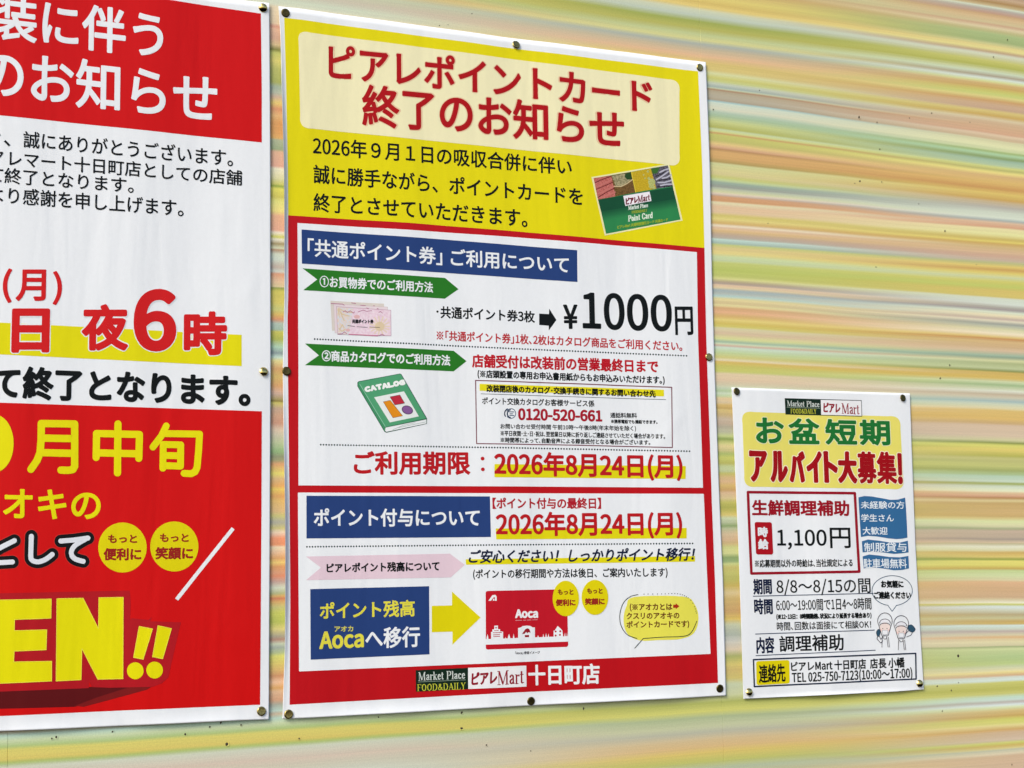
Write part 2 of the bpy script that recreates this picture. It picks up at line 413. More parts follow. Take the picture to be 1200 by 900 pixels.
# ---------------------------------------------------------------- the printed wall film
# bands of the streaked print, top to bottom, surveyed along three uprights: (height mark, r, g, b)
BAND_R = """0 176 140 112;3 190 155 125;8 165 120 60;12 190 165 120;14 200 210 185;17 175 160 150;21 185 140 120;23 195 150 105;27 205 170 125;32 200 180 135;34 195 150 120;37.5 210 190 150;41 185 175 120;45 160 180 115;53 150 170 105;56 185 185 125;59 215 195 120;62.5 220 205 125;66 185 150 115;69 200 205 180;72.5 195 195 150;77 190 185 85;83 170 170 60;87 190 195 140;90 190 205 175;94 165 150 130;97 205 220 205;100 205 210 140;103 200 160 95;107 195 150 65;111 195 185 80;115 190 195 100;118 210 195 115;122.5 195 140 75;127 195 155 125;132 190 150 125;135 205 180 100;140 195 150 50;144 205 185 150;147.5 200 165 130;153 200 155 120;160 205 150 120;162 215 185 155;167 195 165 130;169 205 200 155;175 215 215 165;180 195 205 150;182 150 175 100;185 160 200 150;189 125 150 85;192 145 180 150;197 165 190 150;200 200 200 110;203 180 175 95;206 225 205 110;210 205 160 100;217 210 165 75;224 195 130 40;230 210 175 70;237 195 145 45;240 190 165 130;246 175 170 160;252 195 205 185;258 205 215 195;261 160 175 170;264 210 170 140;269 205 140 110;271 220 205 150;277.5 220 215 145;283 195 165 65;286 215 190 75;288 195 150 55;292 200 165 110;298 205 165 130;302 195 150 130;307 190 165 145;310 180 180 120;314 215 185 80;318 195 140 45;322 215 190 75;327 195 200 150;332 200 190 80;338 185 190 80;343 205 175 75;350 205 180 80;352 200 210 190;358 205 215 200;362.5 165 160 150;365 155 145 145;368 205 215 190;372 225 210 170;376 185 160 150;378 215 205 180;382 150 155 145;384 175 180 160;388 205 200 155;393 230 215 185;397 215 180 100;399 190 120 35;402 205 165 110;408 200 160 115;413 205 175 145;418 150 180 150;420 130 155 130;424 205 205 150;427 165 175 120;433 180 190 140;436 130 140 70;438 200 160 60;445 205 165 55;449 195 205 160;453 150 180 125;457 190 200 160;460 210 215 195;464 185 165 140;467 200 190 165;472 150 180 175;475 195 205 180;480 215 205 160;483 210 170 85;492 210 165 75;497.5 195 155 105;500 205 175 150;512 205 180 155;517 200 195 145;520 130 140 60;522.5 205 200 85;528 215 190 80;535 175 170 60;538 185 180 110;547 185 185 105;552 155 165 90;557 160 185 130;559 170 200 170;565 190 210 185;567.5 150 160 60;571 200 215 190;576 220 225 185;578 215 180 140;582 205 145 115;584 175 115 45;587 210 190 135;590 190 150 85;600 200 160 100;605 195 155 90;608 205 185 120;611 210 215 155;617 210 205 160;620 160 165 125;622.5 190 165 145;630 180 160 140;632 160 145 135;636 205 180 150;637.5 185 175 135;641 220 220 195;645 210 205 160;648 200 155 60;653 215 185 90;656 140 150 40;658 220 205 90;663 215 200 80;667 190 150 45;669 185 200 130;675 200 210 155;680 210 200 155;682.5 215 165 125;692 200 155 115;700 200 160 125;703 205 190 150;706 230 225 200;708 190 190 70;711 205 220 215;715 200 205 180;720 175 155 115;724 190 185 140;728 195 155 75;731 195 160 75;733 200 220 210;737 195 205 185;740 185 165 160;744 205 195 160;747 215 165 110;749 210 185 140;753 215 205 160;757 200 190 150;758 150 165 110;760 195 205 145;770 165 190 125;778 175 195 120;782.5 200 205 165;786 220 210 160;788 225 205 130;792 205 155 115;794 200 210 195;797.5 200 220 210;800 195 190 90;808 180 175 70;813 195 190 100;817 180 210 185;820 190 215 200;823 180 170 165;826 205 220 215;829 205 215 165;833 205 175 110;839 195 150 60;843 200 195 80;847.5 205 200 100;850 215 200 130;855 200 150 75;858 200 165 135;867 200 175 155;870 195 195 90;873 200 165 60;876 210 190 120;878 185 185 160;882 210 195 165;885 200 165 135;900 200 165 140"""
BAND_L = """-40 200 165 90;-25 190 195 140;-12 195 150 80;0 215 190 90;7 205 170 70;12 215 185 95;16 195 200 170;22 180 195 175;29 150 160 60;37 175 170 70;44 180 190 130;50 205 200 130;55 160 170 160;61 190 170 140;69 215 165 125;77 205 175 90;84 205 180 100;88 205 205 150;93 195 190 95;97 190 195 120;100 185 195 175;104 150 170 160;105.5 185 195 160;107 165 120 90;109 170 155 130;115 175 165 145;119 165 150 130;120.5 150 190 185;122.5 195 210 190;129 205 205 180;133 165 190 165;137 155 185 145;144 190 195 120;151 170 170 70;153 185 200 150;156 200 200 120;157 195 130 70;159 190 185 90;165 185 180 90;169 215 180 110;173 205 150 115;175 175 120 70;178 205 150 80;185 200 145 75;190 170 140 70;192 200 200 140;199 205 195 130;204 205 190 130;208 190 190 100;211 185 200 140;214 140 165 145;219 145 150 140;221 175 185 160;225 200 200 150;227 215 195 175;229 190 165 150;231 200 135 90;236 200 135 85;238 215 205 165;243 215 175 140;249 215 180 145;253 200 180 80;257 215 195 110;262 200 155 75;265 225 210 185;267 215 175 145;271 205 165 110;276 180 155 140;279 175 165 150;281 180 210 195;285 150 180 165;287 185 190 110;291 210 185 120;297 215 195 115;301 190 205 150;305 185 200 150;308 185 190 95;316 175 185 75;323 180 185 90;326 205 200 125;330 170 150 125;332 165 145 135;334 215 180 150;337 215 190 150;340 150 170 170;344 170 180 170;347 165 200 190;350 215 200 140;355 205 180 130;358 215 200 140;361 205 150 100;366 215 155 115;371 205 160 80;375 215 190 100;379 200 170 50;383 200 185 80;385 205 195 155;391 205 175 145;397 205 205 135;401 145 180 150;403 195 210 175;405 200 160 140;407 190 210 190;413 180 200 140;419 200 190 110;422 215 200 165;424 205 165 60;429 190 180 75;435 190 190 90;438 215 190 155;445 210 180 150;451 200 190 160;455 185 200 170;458 165 190 140;461 190 205 180;464 180 200 150;467 215 185 140;472 205 180 145;475 205 165 85;479 185 145 70;481 205 175 105;487 190 160 110;492 190 170 150;497 185 160 140;501 170 160 140;507 180 180 150;512 185 195 120;515 130 150 65;519 190 190 110;523 210 190 130;528 195 180 120;532 160 175 90;536 190 190 85;543 175 170 75;547 185 195 140;552 180 190 140;555 185 175 80;559 200 165 110;564 205 160 120;569 205 165 85;574 190 140 75;577 205 165 130;583 205 180 130;588 185 175 75;594 165 160 60;599 185 170 70;603 205 180 90;607 190 200 160;612 170 180 140;616 130 155 95;619 175 180 140;625 200 175 140;632 200 160 125;637 195 165 110;641 195 195 120;648 200 200 130;653 130 155 90;658 140 165 105;661 190 195 120;665 190 175 90;672 185 180 90;679 175 170 80;687 190 160 60;695 205 180 130;702 195 160 90;717 190 140 80;726 205 170 60;733 185 190 160;744 160 170 155;751 190 190 180;761 205 185 160;769 160 165 90;778 200 180 90;785 195 165 90;795 195 175 90;802 185 195 160;813 190 195 150;822 165 170 75;832 200 195 90;839 160 175 130;849 185 190 150;856 175 175 155;866 200 170 125;873 205 165 110;880 205 175 75;890 180 180 85;899 165 180 150;915 205 180 120;935 180 195 150"""
BAND_G = """-60 200 170 90;-45 205 180 80;-36 180 190 110;-28 205 160 90;-18 190 195 160;-8 195 185 165;0 195 205 180;5 200 205 180;8 215 195 165;27 215 190 160;31 205 130 115;34 215 165 140;45 200 150 130;52 205 175 130;58 120 120 50;62 185 185 90;71 205 190 95;80 175 175 90;96 160 165 80;102 150 170 150;109 170 180 160;114 195 160 140;121 215 185 90;128 200 120 80;136 210 160 100;143 200 130 50;157 205 135 50;162 205 150 70;164 160 170 140;175 140 160 120;178 205 155 130;195 205 145 130;198 215 210 185;209 200 195 150;216 185 180 80;218 130 150 40;221 205 195 60;230 190 175 50;236 205 200 110;248 215 195 110;253 210 150 120;270 210 145 125;273 220 210 190;278 190 185 60;281 215 210 190;286 150 130 90;291 195 200 170;293 165 120 95;298 190 200 180;304 190 205 190;313 180 160 150;318 190 200 190;321 205 130 100;329 210 170 140;336 205 185 140;337 130 145 60;341 195 180 60;354 200 180 70;362 190 190 110;368 205 165 60;374 205 120 80;379 165 185 170;386 150 180 160;389 190 180 60;398 165 170 60;407 160 200 170;414 130 150 150;419 180 210 190;423 215 200 130;432 200 140 80;441 200 165 80;452 205 140 80;459 205 160 140;462 190 155 140;468 160 140 80;470 130 110 40;472 195 180 80;479 185 150 130;486 195 145 120;496 190 130 110;504 205 180 160;511 190 185 160;520 170 185 140;529 130 170 110;535 135 140 110;539 150 150 110;544 205 135 85;555 210 195 80;561 200 160 110;569 210 140 50;573 215 180 50;581 200 130 50;586 205 160 80;598 200 160 110;604 185 180 110;611 160 160 150;618 185 175 110;623 215 190 170;630 215 115 75;638 210 115 70;641 215 195 165;648 210 165 130;654 205 135 70;659 215 180 90;664 200 125 60;671 200 130 100;675 205 110 75;682 180 145 140;689 190 200 180;696 165 170 120;699 200 150 70;702 190 90 50;705 200 140 70;712 185 180 110;718 185 185 70;729 170 175 60;737 205 190 110;746 160 150 130;750 170 120 110;755 185 195 170;759 150 165 155;765 165 180 130;769 205 200 90;776 205 185 80;785 205 160 85;792 195 120 75;799 225 175 140;806 210 140 50;810 210 165 130;820 200 140 110;826 160 165 150;833 170 200 185;837 190 165 140;842 170 205 185;848 190 205 160;854 160 185 110;858 205 190 80;868 205 180 70;872 160 180 90;877 195 200 180;890 200 180 165;899 195 190 170;915 190 205 190;935 205 175 120"""
def wall_film():
    m = bpy.data.materials.new("streaked_wall_film"); nt, lk, b = nodes_of(m)
    def math_(op, a, c=None, clamp=False):
        n = nt.new("ShaderNodeMath"); n.operation = op; n.use_clamp = clamp
        for i, v in enumerate((a, c)):
            if v is None: continue
            if isinstance(v, (int, float)): n.inputs[i].default_value = v
            else: lk.new(v, n.inputs[i])
        return n.outputs[0]
    def maprange(v, a, c, d, e, smooth=False):
        n = nt.new("ShaderNodeMapRange"); n.clamp = True
        if smooth: n.interpolation_type = 'SMOOTHSTEP'
        lk.new(v, n.inputs['Value'])
        for k, q in zip(('From Min', 'From Max', 'To Min', 'To Max'), (a, c, d, e)): n.inputs[k].default_value = q
        return n.outputs[0]
    g = nt.new("ShaderNodeNewGeometry"); sp = nt.new("ShaderNodeSeparateXYZ"); lk.new(g.outputs['Position'], sp.inputs[0])
    U = sp.outputs['X']; V = math_('SUBTRACT', sp.outputs['Z'], H0)
    wy = lambda x, y: P(x, y, 0)[1]
    # the streaks are not quite level: their drift from one upright to the next, by height
    pairs = [(20, 69), (35, 80), (65, 107), (102, 142), (108, 160), (123, 172), (143, 187), (157, 203), (179, 226), (217, 243), (234, 267), (262, 288), (283, 307), (295, 318), (318, 340), (333, 364), (366, 392), (381, 399), (401, 420), (426, 441), (439, 460), (515, 520), (653, 655), (733, 733), (782, 770), (822, 808), (853, 835), (880, 858)]
    S = sorted((wy(850, a), wy(1195, c) - wy(850, a)) for a, c in pairs)
    S = [S[0]] + [((S[i-1][0] + S[i][0] + S[i+1][0]) / 3, (S[i-1][1] + S[i][1] + S[i+1][1]) / 3) for i in range(1, len(S) - 1)] + [S[-1]]
    lo, hi = S[0][0], S[-1][0]
    r = nt.new("ShaderNodeValToRGB"); cr = r.color_ramp
    while len(cr.elements) < len(S): cr.elements.new(.5)
    for e, (v, s) in zip(cr.elements, S): e.position = 0 
    for i, (v, s) in enumerate(S):
        cr.elements[i].position = (v - lo) / (hi - lo); q = s / .2 + .5; cr.elements[i].color = (q, q, q, 1)
    lk.new(maprange(V, lo, hi, 0, 1), r.inputs[0])
    sh = math_('MULTIPLY', math_('SUBTRACT', r.outputs[0], .5), .2)
    def drift(v):
        if v <= lo: return S[0][1]
        for (a, p), (c, q) in zip(S, S[1:]):
            if v <= c: return p + (q - p) * (v - a) / (c - a)
        return S[-1][1]
    uG, uL, uR = P(325, 450, 0)[0], P(850, 450, 0)[0], P(1195, 450, 0)[0]
    part = maprange(U, uL, uR, 1, 0)
    v1 = math_('ADD', V, math_('MULTIPLY', sh, part))
    # a little waviness along the streaks
    nz = nt.new("ShaderNodeTexNoise"); nz.inputs['Scale'].default_value = 1; nz.inputs['Detail'].default_value = 2
    lk.new(mapped(nt, lk, (3.2, 0, 9), g.outputs['Position']), nz.inputs['Vector'])
    v1 = math_('ADD', v1, math_('MULTIPLY', math_('SUBTRACT', nz.outputs['Fac'], .5), .006))
    def column(text, x, shift):
        st = []
        for t in text.split(';'):
            y, *c = [float(q) for q in t.split()]; v = wy(x, y)
            d = (c[0] - c[2]) / 255; c = (c[0] + 3, c[1] + 3 + 9 * d, max(20, c[2] - 30 * d))
            st.append((v + (drift(v) if shift else 0), lin(c)))
        st.sort(); 
        out = None; i = 0
        while i < len(st) - 1:
            ch = st[i:i + 31]; a, z = ch[0][0], ch[-1][0]
            n = nt.new("ShaderNodeValToRGB"); e = n.color_ramp.elements
            while len(e) < len(ch): e.new(.5)
            for k in range(len(ch)): e[k].position = 0
            for k, (v, c) in enumerate(ch): e[k].position = (v - a) / (z - a); e[k].color = (*c, 1)
            lk.new(maprange(v1, a, z, 0, 1), n.inputs[0])
            if out is None: out = n.outputs[0]
            else:
                mx = nt.new("ShaderNodeMix"); mx.data_type = 'RGBA'; lk.new(math_('GREATER_THAN', v1, a), mx.inputs[0])
                lk.new(out, mx.inputs[6]); lk.new(n.outputs[0], mx.inputs[7]); out = mx.outputs[2]
            i += 30
        return out
    cG, cL, cR = column(BAND_G, 325, True), column(BAND_L, 850, True), column(BAND_R, 1195, False)
    def mix(f, a, c):
        mx = nt.new("ShaderNodeMix"); mx.data_type = 'RGBA'; lk.new(f, mx.inputs[0]); lk.new(a, mx.inputs[6]); lk.new(c, mx.inputs[7]); return mx.outputs[2]
    col = mix(maprange(U, uG + .05, uL - .08, 0, 1, True), cG, cL)
    col = mix(maprange(U, uL + .01, uR, 0, 1, True), col, cR)
    # fine streaks inside the bands, then print grain
    fs = nt.new("ShaderNodeTexNoise"); fs.inputs['Scale'].default_value = 1; fs.inputs['Detail'].default_value = 5; fs.inputs['Roughness'].default_value = .7
    cmb = nt.new("ShaderNodeCombineXYZ"); lk.new(math_('MULTIPLY', U, 1.6), cmb.inputs[0]); lk.new(math_('MULTIPLY', v1, 260), cmb.inputs[2]); lk.new(cmb.outputs[0], fs.inputs['Vector'])
    gr = nt.new("ShaderNodeTexNoise"); gr.inputs['Scale'].default_value = 620; gr.inputs['Detail'].default_value = 3; lk.new(g.outputs['Position'], gr.inputs['Vector'])
    f2 = nt.new("ShaderNodeTexNoise"); f2.inputs['Scale'].default_value = 1; f2.inputs['Detail'].default_value = 2
    cm2 = nt.new("ShaderNodeCombineXYZ"); lk.new(math_('MULTIPLY', U, 2.5), cm2.inputs[0]); lk.new(math_('MULTIPLY', v1, 700), cm2.inputs[2]); lk.new(cm2.outputs[0], f2.inputs['Vector'])
    amt = math_('MULTIPLY', math_('MULTIPLY', maprange(f2.outputs['Fac'], .3, .7, .965, 1.035), maprange(fs.outputs['Fac'], .3, .7, .965, 1.035)), maprange(gr.outputs['Fac'], .25, .75, .91, 1.09))
    hs = nt.new("ShaderNodeHueSaturation"); hs.inputs['Saturation'].default_value = .83; hs.inputs['Value'].default_value = 1.1; lk.new(col, hs.inputs['Color']); col = hs.outputs[0]
    sc = nt.new("ShaderNodeVectorMath"); sc.operation = 'SCALE'; lk.new(col, sc.inputs[0]); lk.new(amt, sc.inputs['Scale'])
    lk.new(sc.outputs[0], b.inputs['Base Color'])
    gb = nt.new("ShaderNodeTexNoise"); gb.inputs['Scale'].default_value = 480; gb.inputs['Detail'].default_value = 2; lk.new(g.outputs['Position'], gb.inputs['Vector'])
    bp = nt.new("ShaderNodeBump"); bp.inputs['Strength'].default_value = 1; bp.inputs['Distance'].default_value = .00022; lk.new(gb.outputs['Fac'], bp.inputs['Height'])
    lk.new(bp.outputs[0], b.inputs['Normal']); b.inputs['Roughness'].default_value = .5; b.inputs['Specular IOR Level'].default_value = .2
    return m
FILM = wall_film()
wall = bpy.data.objects.new("wall", None); COL.objects.link(wall); wall.location = (0, 0, H0)
put(wall, "shop wall clad in film printed with soft yellow, green and peach streaks, behind the posters", "wall")
def box_panel(name, x0, x1, y0, y1, z0, z1, mat, parent, bev):
    """a board with eased front edges, front face towards the street"""
    v = [B(x, y, z) for z, i in ((z0, 0), (z1 - bev, 0), (z1, bev)) for x, y in ((x0 + i, y0 + i), (x1 - i, y0 + i), (x1 - i, y1 - i), (x0 + i, y1 - i))]
    f = [(3, 2, 1, 0), (8, 9, 10, 11)]
    for k in (0, 4):
        for i in range(4): j = (i + 1) % 4; f.append((k + i, k + j, k + j + 4, k + i + 4))
    return link(name, v, f, mat, parent)
_s1, _s2 = P(9, 878, 0)[0], P(820.5, 40, 0)[0]
_w = _s2 - _s1
_edges = [_s1 - _w, _s1, _s2, _s2 + _w]
for a, c in zip(_edges, _edges[1:]):
    box_panel("film_panel", a + .00012, c - .00012, -1.25, .95, -.004, 0, FILM, wall, .00025)
BACK = bpy.data.materials.new("grey_board"); _nt, _lk, _b = nodes_of(BACK); _b.inputs['Base Color'].default_value = (.22, .17, .10, 1); _b.inputs['Roughness'].default_value = .8
box_panel("backing_board", _edges[0], _edges[-1], -1.25, .95, -.06, -.0043, BACK, wall, .0005)
# old pin holes and specks of dirt in the film
_holes = [(1006.7,137.3,1.5),(1027.7,143.3,.9),(1065.7,138.3,.7),(1091.7,132.7,.9),(1136.7,143.3,.6),(1031,175,.9),(1007.7,212.3,1.1),(1001.7,215,.7),(1033.3,213.3,.8),(1107.3,270.7,1.1),(890,106,.7),(835.7,128.3,.8),(1180.7,46.7,1),(1164.3,66.7,.8),(900,261.7,.6),(1076.7,239,.7),(1026.5,313,.7),(1112.9,427.9,1),(1101.8,443.4,1.2),(1122.8,768.8,1.7),(1098.3,804.2,1),(1114.7,809.2,1.1),(1104.2,833.3,.9),(1123.3,800,.7),(1185.8,896,.8),(350.5,865.6,.9),(541,835,1.2),(541,853.6,1.3),(570.2,873.1,.8),(443.5,840.4,.7),(66,863.8,1),(60.8,865.5,.8),(131.8,857.5,.8),(217,860.5,1),(246,851.8,.9),(258.8,846.8,1),(265.8,872,1.5),(282.5,849.5,.8),(683.8,830.5,1.1),(622,880,.7),(515,30,.6),(525,29,.5),(553,16,.6),(1144,310,.5),(960,700,.5)]
_hv, _hf, _lv, _lf = [], [], [], []
for x, y, r in _holes:
    X, Y = P(x, y, 0); n = len(_hv); r *= .00115; rot = random.random() * 3
    ring = [(math.cos(k * .785) * r * (1.35 if k % 4 < 2 else 1) * random.uniform(.75, 1.2), math.sin(k * .785) * r * random.uniform(.8, 1.2)) for k in range(8)]
    _hv += [B(X + a * math.cos(rot) - c * math.sin(rot), Y + a * math.sin(rot) + c * math.cos(rot), .00012) for a, c in ring] + [B(X, Y, .0003)]
    _hf += [(n + k, n + (k + 1) % 8, n + 8) for k in range(8)]
    if r > .0009:                                  # a raised lip of torn film
        n = len(_lv)
        for k in range(7):
            a = -.6 + k * .45 - rot; q = r * 1.5; _lv += [B(X + math.cos(a) * r * 1.1, Y + math.sin(a) * r * 1.1, .0001), B(X + math.cos(a) * q, Y + math.sin(a) * q, .0006), B(X + math.cos(a) * q * 1.35, Y + math.sin(a) * q * 1.35, .0001)]
        for k in range(6):
            i = n + k * 3; _lf += [(i, i + 1, i + 4, i + 3), (i + 1, i + 2, i + 5, i + 4)]
DIRT = bpy.data.materials.new("dirt"); _nt, _lk, _b = nodes_of(DIRT); _b.inputs['Base Color'].default_value = (.05, .04, .025, 1); _b.inputs['Roughness'].default_value = .9
put(link("pinholes", _hv, _hf, DIRT, wall), kind="stuff")
put(link("torn_lips", _lv, _lf, FILM, wall), kind="stuff")
# ---------------------------------------------------------------- the posters
PAPER = paper((234, 238, 240), .45)
MP = Poster([326,7.5, 356,10.6, 585,42.6, 625,47.4, 827,72.8], [827,72.8, 828.2,98, 832,200, 834.7,320, 838,436, 842.7,560, 848,680, 851,815.2],
            [331,842.6, 362,841.2, 600,828, 660,824.9, 820,817, 851,815.2], [326,7.5, 328.5,45, 329.4,100, 331.4,200, 332.8,350, 331.5,434, 333,600, 333.4,760, 331,842.6],
            .0028, .0005, .6, {'left': lambda v: .0006 + .0042 * math.sin(math.pi * (v * 2 % 1)) ** 2, 'bottom': lambda u: .0022 * math.sin(math.pi * (u * 2 % 1))})
LP = Poster([-190,-58, 202,-10.5, 262,-2.6, 296,1.6, 315.7,3.4], [315.7,3.4, 317,200, 317.2,437, 316.2,650, 315,843.2],
            [-190,876, 0,857, 150,850.5, 280,844.2, 315,843.2], [-190,-58, -190,876], .0028, .00045, 3.1, {'bottom': lambda u: .0016 * math.sin(math.pi * (u * 3 % 1))})
SP = Poster([857.6,454, 960,457.6, 1066.4,461], [1066.4,461, 1068.5,520, 1073.5,640, 1079,740, 1083,808],
            [871.3,819, 940,815.8, 1050,810.4, 1083,808], [857.6,454, 860.5,520, 865.5,640, 869.5,760, 871.3,819], .0024, .00045, 5.2, {'bottom': lambda u: .0018 * math.sin(math.pi * u)})
MP.build("poster", PAPER, "large middle poster, yellow at the top, with a red frame round its lower part", "poster", None)
LP.build("poster", PAPER, "leftmost red and white poster, cut off, with big yellow EN!! near its foot", "poster", None)
SP.build("poster", PAPER, "small white poster on the right, with a green heading on a pale yellow box", "poster", None)

# ---- left poster
z1 = Z(0, 0, 3.4625); z2 = Z(0, 240, 3.4625); z3 = Z(0, 470, 2.094); z4 = Z(0, 480, 4.285); z5 = Z(0, 680, 5)
top = shape(LP, "heading_panel", [(-186,-48), (202,.4), (305.6,15.9), (306.6,100), (306.7,167), (0,134.9), (-186,113)], (204, 6, 6), 1)
def big(po, text, quad, parent, rgb=WHITE, b=1.6, **k): return T(po, text, quad, rgb, b, 3, parent, **k)
big(LP, "装に伴う", (-7.2, -8, 44.2, 190.8, 16.2, 69), top, b=1.35)
big(LP, "のお知らせ", (-21.7, 55.2, 111.5, 254.5, 88.5, 145), top, b=1.35)
for t, q in (("き、", (-17, 148.2, 169, 12, 151, 172)), ("誠にありがとうございます。", (27.2, 153.4, 172.6, 273, 176, 195.4)), ("ア", (-9, 174.8, 193, 3.6, 175.8, 194)),
             ("レマート十日町店としての店舗", (11, 176.4, 194.4, 283.8, 200.2, 217.6)), ("て", (-14, 195, 213, 3.5, 196.5, 214)), ("終了となります。", (5, 196.4, 214.6, 156.5, 208.6, 226.6)),
             ("り感謝を申し上げます。", (9.8, 219.6, 238.6, 215.2, 234.4, 253.8)), ("よ", (-14, 217, 237, 3.5, 218, 238))):
    T(LP, t, q, BLACK, .3, 3, res=4)
bar = shape(LP, "highlight_bar", [(-186,366), (0,378), (283,392.5), (283,429.2), (0,415.3), (-186,405)], (224, 216, 0), 1)
for t, q, b in (("日", (13, 361.5, 413.5, 57.8, 361.5, 413.5), 2.3), ("夜", (95.3, 356.5, 411, 149.8, 356.5, 411), 2.1), ("6", (156, 338.5, 412, 206.5, 338.5, 412), 3.2), ("時", (215.2, 364.8, 416.4, 265.8, 364.8, 416.4), 2.1)):
    text_ink(t, (q[0]-1.2, q[1]-1.2, q[2]+1.2, q[3]+1.2, q[4]-1.2, q[5]+1.2), b + 1.3, 'ink', 6).lay(LP, "outline", WHITE, 2, bar)
    T(LP, t, q, (206, 24, 26), b, 3.5, bar, fit='ink')
for t, q in (("(", (2.8, 314.5, 355, 13.5, 314.5, 355)), ("月", (18, 315.8, 352.8, 53.5, 315.8, 352.8)), (")", (61.5, 317.5, 357.5, 72.3, 317.5, 357.5))):
    T(LP, t, q, (206, 24, 26), 1.2, 3, fit='ink')
T(LP, "て終了となります。", (-8.5, 429.4, 465.8, 293.3, 441, 475.5), BLACK, 1.5, 3)
low = shape(LP, "lower_panel", [(-186,464), (0,471.8), (306.7,482), (306.4,600), (305.6,720), (304.7,825.8), (150,832.3), (0,839.2), (-186,850)], (206, 8, 8), 1)
YL = (228, 220, 0)
i = Ink(); i.line([(x, y) for x, y in arc(-7.5, 519.7, 15.2, 26, 0, 360, 40)], 16.4); i.lay(LP, "lettering", YL, 3, low)
strokes(LP, "lettering", [z4(375,72,207,70,206,150,201,215,186,255,155,300), z4(375,72,375,285,366,301,345,305,306,304), z4(207,143,375,146), z4(204,216,375,220)], 8.6, YL, 3, low)
strokes(LP, "lettering", [z4(592,72,590,318), z4(483,240,485,120,700,125,697,245), z4(485,217,697,222)], 8.4, YL, 3, low)
strokes(LP, "lettering", [z4(835,82,812,130,768,188), z4(818,120,1002,123,998,200,990,290,980,312,960,322,925,320), z4(818,294,820,175,908,177,907,280), z4(820,230,907,232), z4(818,281,907,284)], 8, YL, 3, low)
T(LP, "オキの", (3.4, 571, 606.8, 118, 573.5, 608), YL, 1.15, 3, low, fit='a', res=6)
to = [z4(-40,640,-28,690,-20,705), z4(72,658,-10,700,-45,728,-45,755,-15,768,62,765)]
si = [z4(157,636,154,735,160,755,180,764,205,762,235,748,262,727)]
te = [z4(305,660,370,655,442,645), z4(430,650,380,680,360,708,362,735,382,752,418,762)]
for w, c, l, nm in ((16.2, (212, 52, 44), 2, "outer_outline"), (15, (14, 14, 16), 3, "outline"), (5.8, (222, 226, 232), 4, "lettering")):
    for s_ in (to, si, te):
        sm = [spline(a, 5) if len(a) > 4 else a for a in s_]; strokes(LP, nm, sm, w, c, l, low)
for cx, cy, t in ((143.6, 641.6, "便利に"), (204.3, 640.4, "笑顔に")):
    i = Ink(); i.disc(cx, cy, 28.3, 29.3, 56); r_ = i.lay(LP, "round_badge", (220, 208, 0), 2, low)
    T(LP, "もっと", (cx - 17, cy - 15.2, cy - 5.2, cx + 17, cy - 15.2, cy - 5.2), (150, 40, 20), .45, 3, r_, fit='ink', res=4)
    T(LP, t, (cx - 22.3, cy + .6, cy + 15.2, cx + 22, cy + .6, cy + 15.2), (150, 30, 22), .75, 3, r_, fit='ink', res=4)
i = Ink(); i.poly([(271.3,617.8), (274.8,620.6), (208.8,703.8), (205.2,701.2)]); i.lay(LP, "slash", WHITE, 2, low)
sh = shape(LP, "printed_letter_shadow", z5(-400,660,0,648,640,620,890,622,860,640,640,700,490,741,460,737,440,742,420,742,0,753,-400,775), (92, 12, 16), 1.4, low)  # dark red drop shadow of the big letters, part of the poster's print
shape(LP, "printed_letter_shadow", z5(890,622,850,607,760,625,560,690,430,740,462,738,490,742,640,702,860,641), (122, 22, 22), 1.6, low)  # lighter red piece of the same printed drop shadow
shape(LP, "letter_backing", z5(-400,82,0,76,760,60,765,130,762,235,770,222,868,232,888,216,880,240,1060,246,1040,330,1005,480,985,570,945,605,893,624,640,630,540,626,522,595,520,632,0,652,-400,668), (176, 20, 30), 2, low)
for pts in (z5(-70,117,300,110,298,222,85,230,83,295,273,290,270,407,82,415,80,478,302,474,302,590,-70,607), z5(333,108,487,105,577,283,580,102,722,100,720,577,573,580,480,400,475,583,328,590),
            z5(815,270,893,285,838,463,782,452), z5(925,266,1004,283,952,460,893,448)):
    i = Ink(); i.poly(pts); i.lay(LP, "lettering", YL, 3, low)
    strokes(LP, "lettering_rim", [pts + pts[:1]], .8, (236, 226, 70), 3.6, low)
for c in ((792,530), (905,526)):
    i = Ink(); i.disc(*z5(*c)[0], 9.7, 9.9, 40); i.lay(LP, "lettering", YL, 3, low)

# ---- middle poster
a = Z(320, 0, 3); b = Z(330, 260, 4.444); c = Z(580, 280, 4.286); d = Z(340, 390, 4.615); e = Z(550, 440, 4.138); f = Z(340, 560, 4.615); g = Z(560, 560, 4); h = Z(330, 670, 4.444); k = Z(560, 670, 4)
head = shape(MP, "heading_panel", [(332.8,21), (356,23.6), (585,54.6), (625,59.6), (818,83.6), (820,130), (823,200), (825.7,290.4), (600,270.6), (480,261.2), (337.6,252.4), (337.2,200), (335.2,100)], (226, 214, 0), 1)
tb = shape(MP, "title_box", rrect((349.5,36.5), (796.3,94.6), (796.3,194.5), (352,149.2), 14, 8), (240, 234, 188), 2, head)
for q, t, bd in (((385, 50.8, 90.8, 765, 95.0, 131.5), "ピアレポイントカード", 1.25), ((424.5, 99.5, 147, 732, 131, 174.5), "終了のお知らせ", 1.35)):
    T(MP, t, q, (232, 200, 160), bd + .9, 2.6, tb, fit='a' if bd < 1.3 else 'k', sag=-1.4)
    T(MP, t, q, (172, 8, 14), bd, 3.4, tb, fit='a' if bd < 1.3 else 'k', sag=-1.4)
T(MP, "2026年９月１日の吸収合併に伴い", (366.6, 159.6, 181, 669.8, 186.6, 205.6), BLACK, .42, 3, head, sag=-.6)
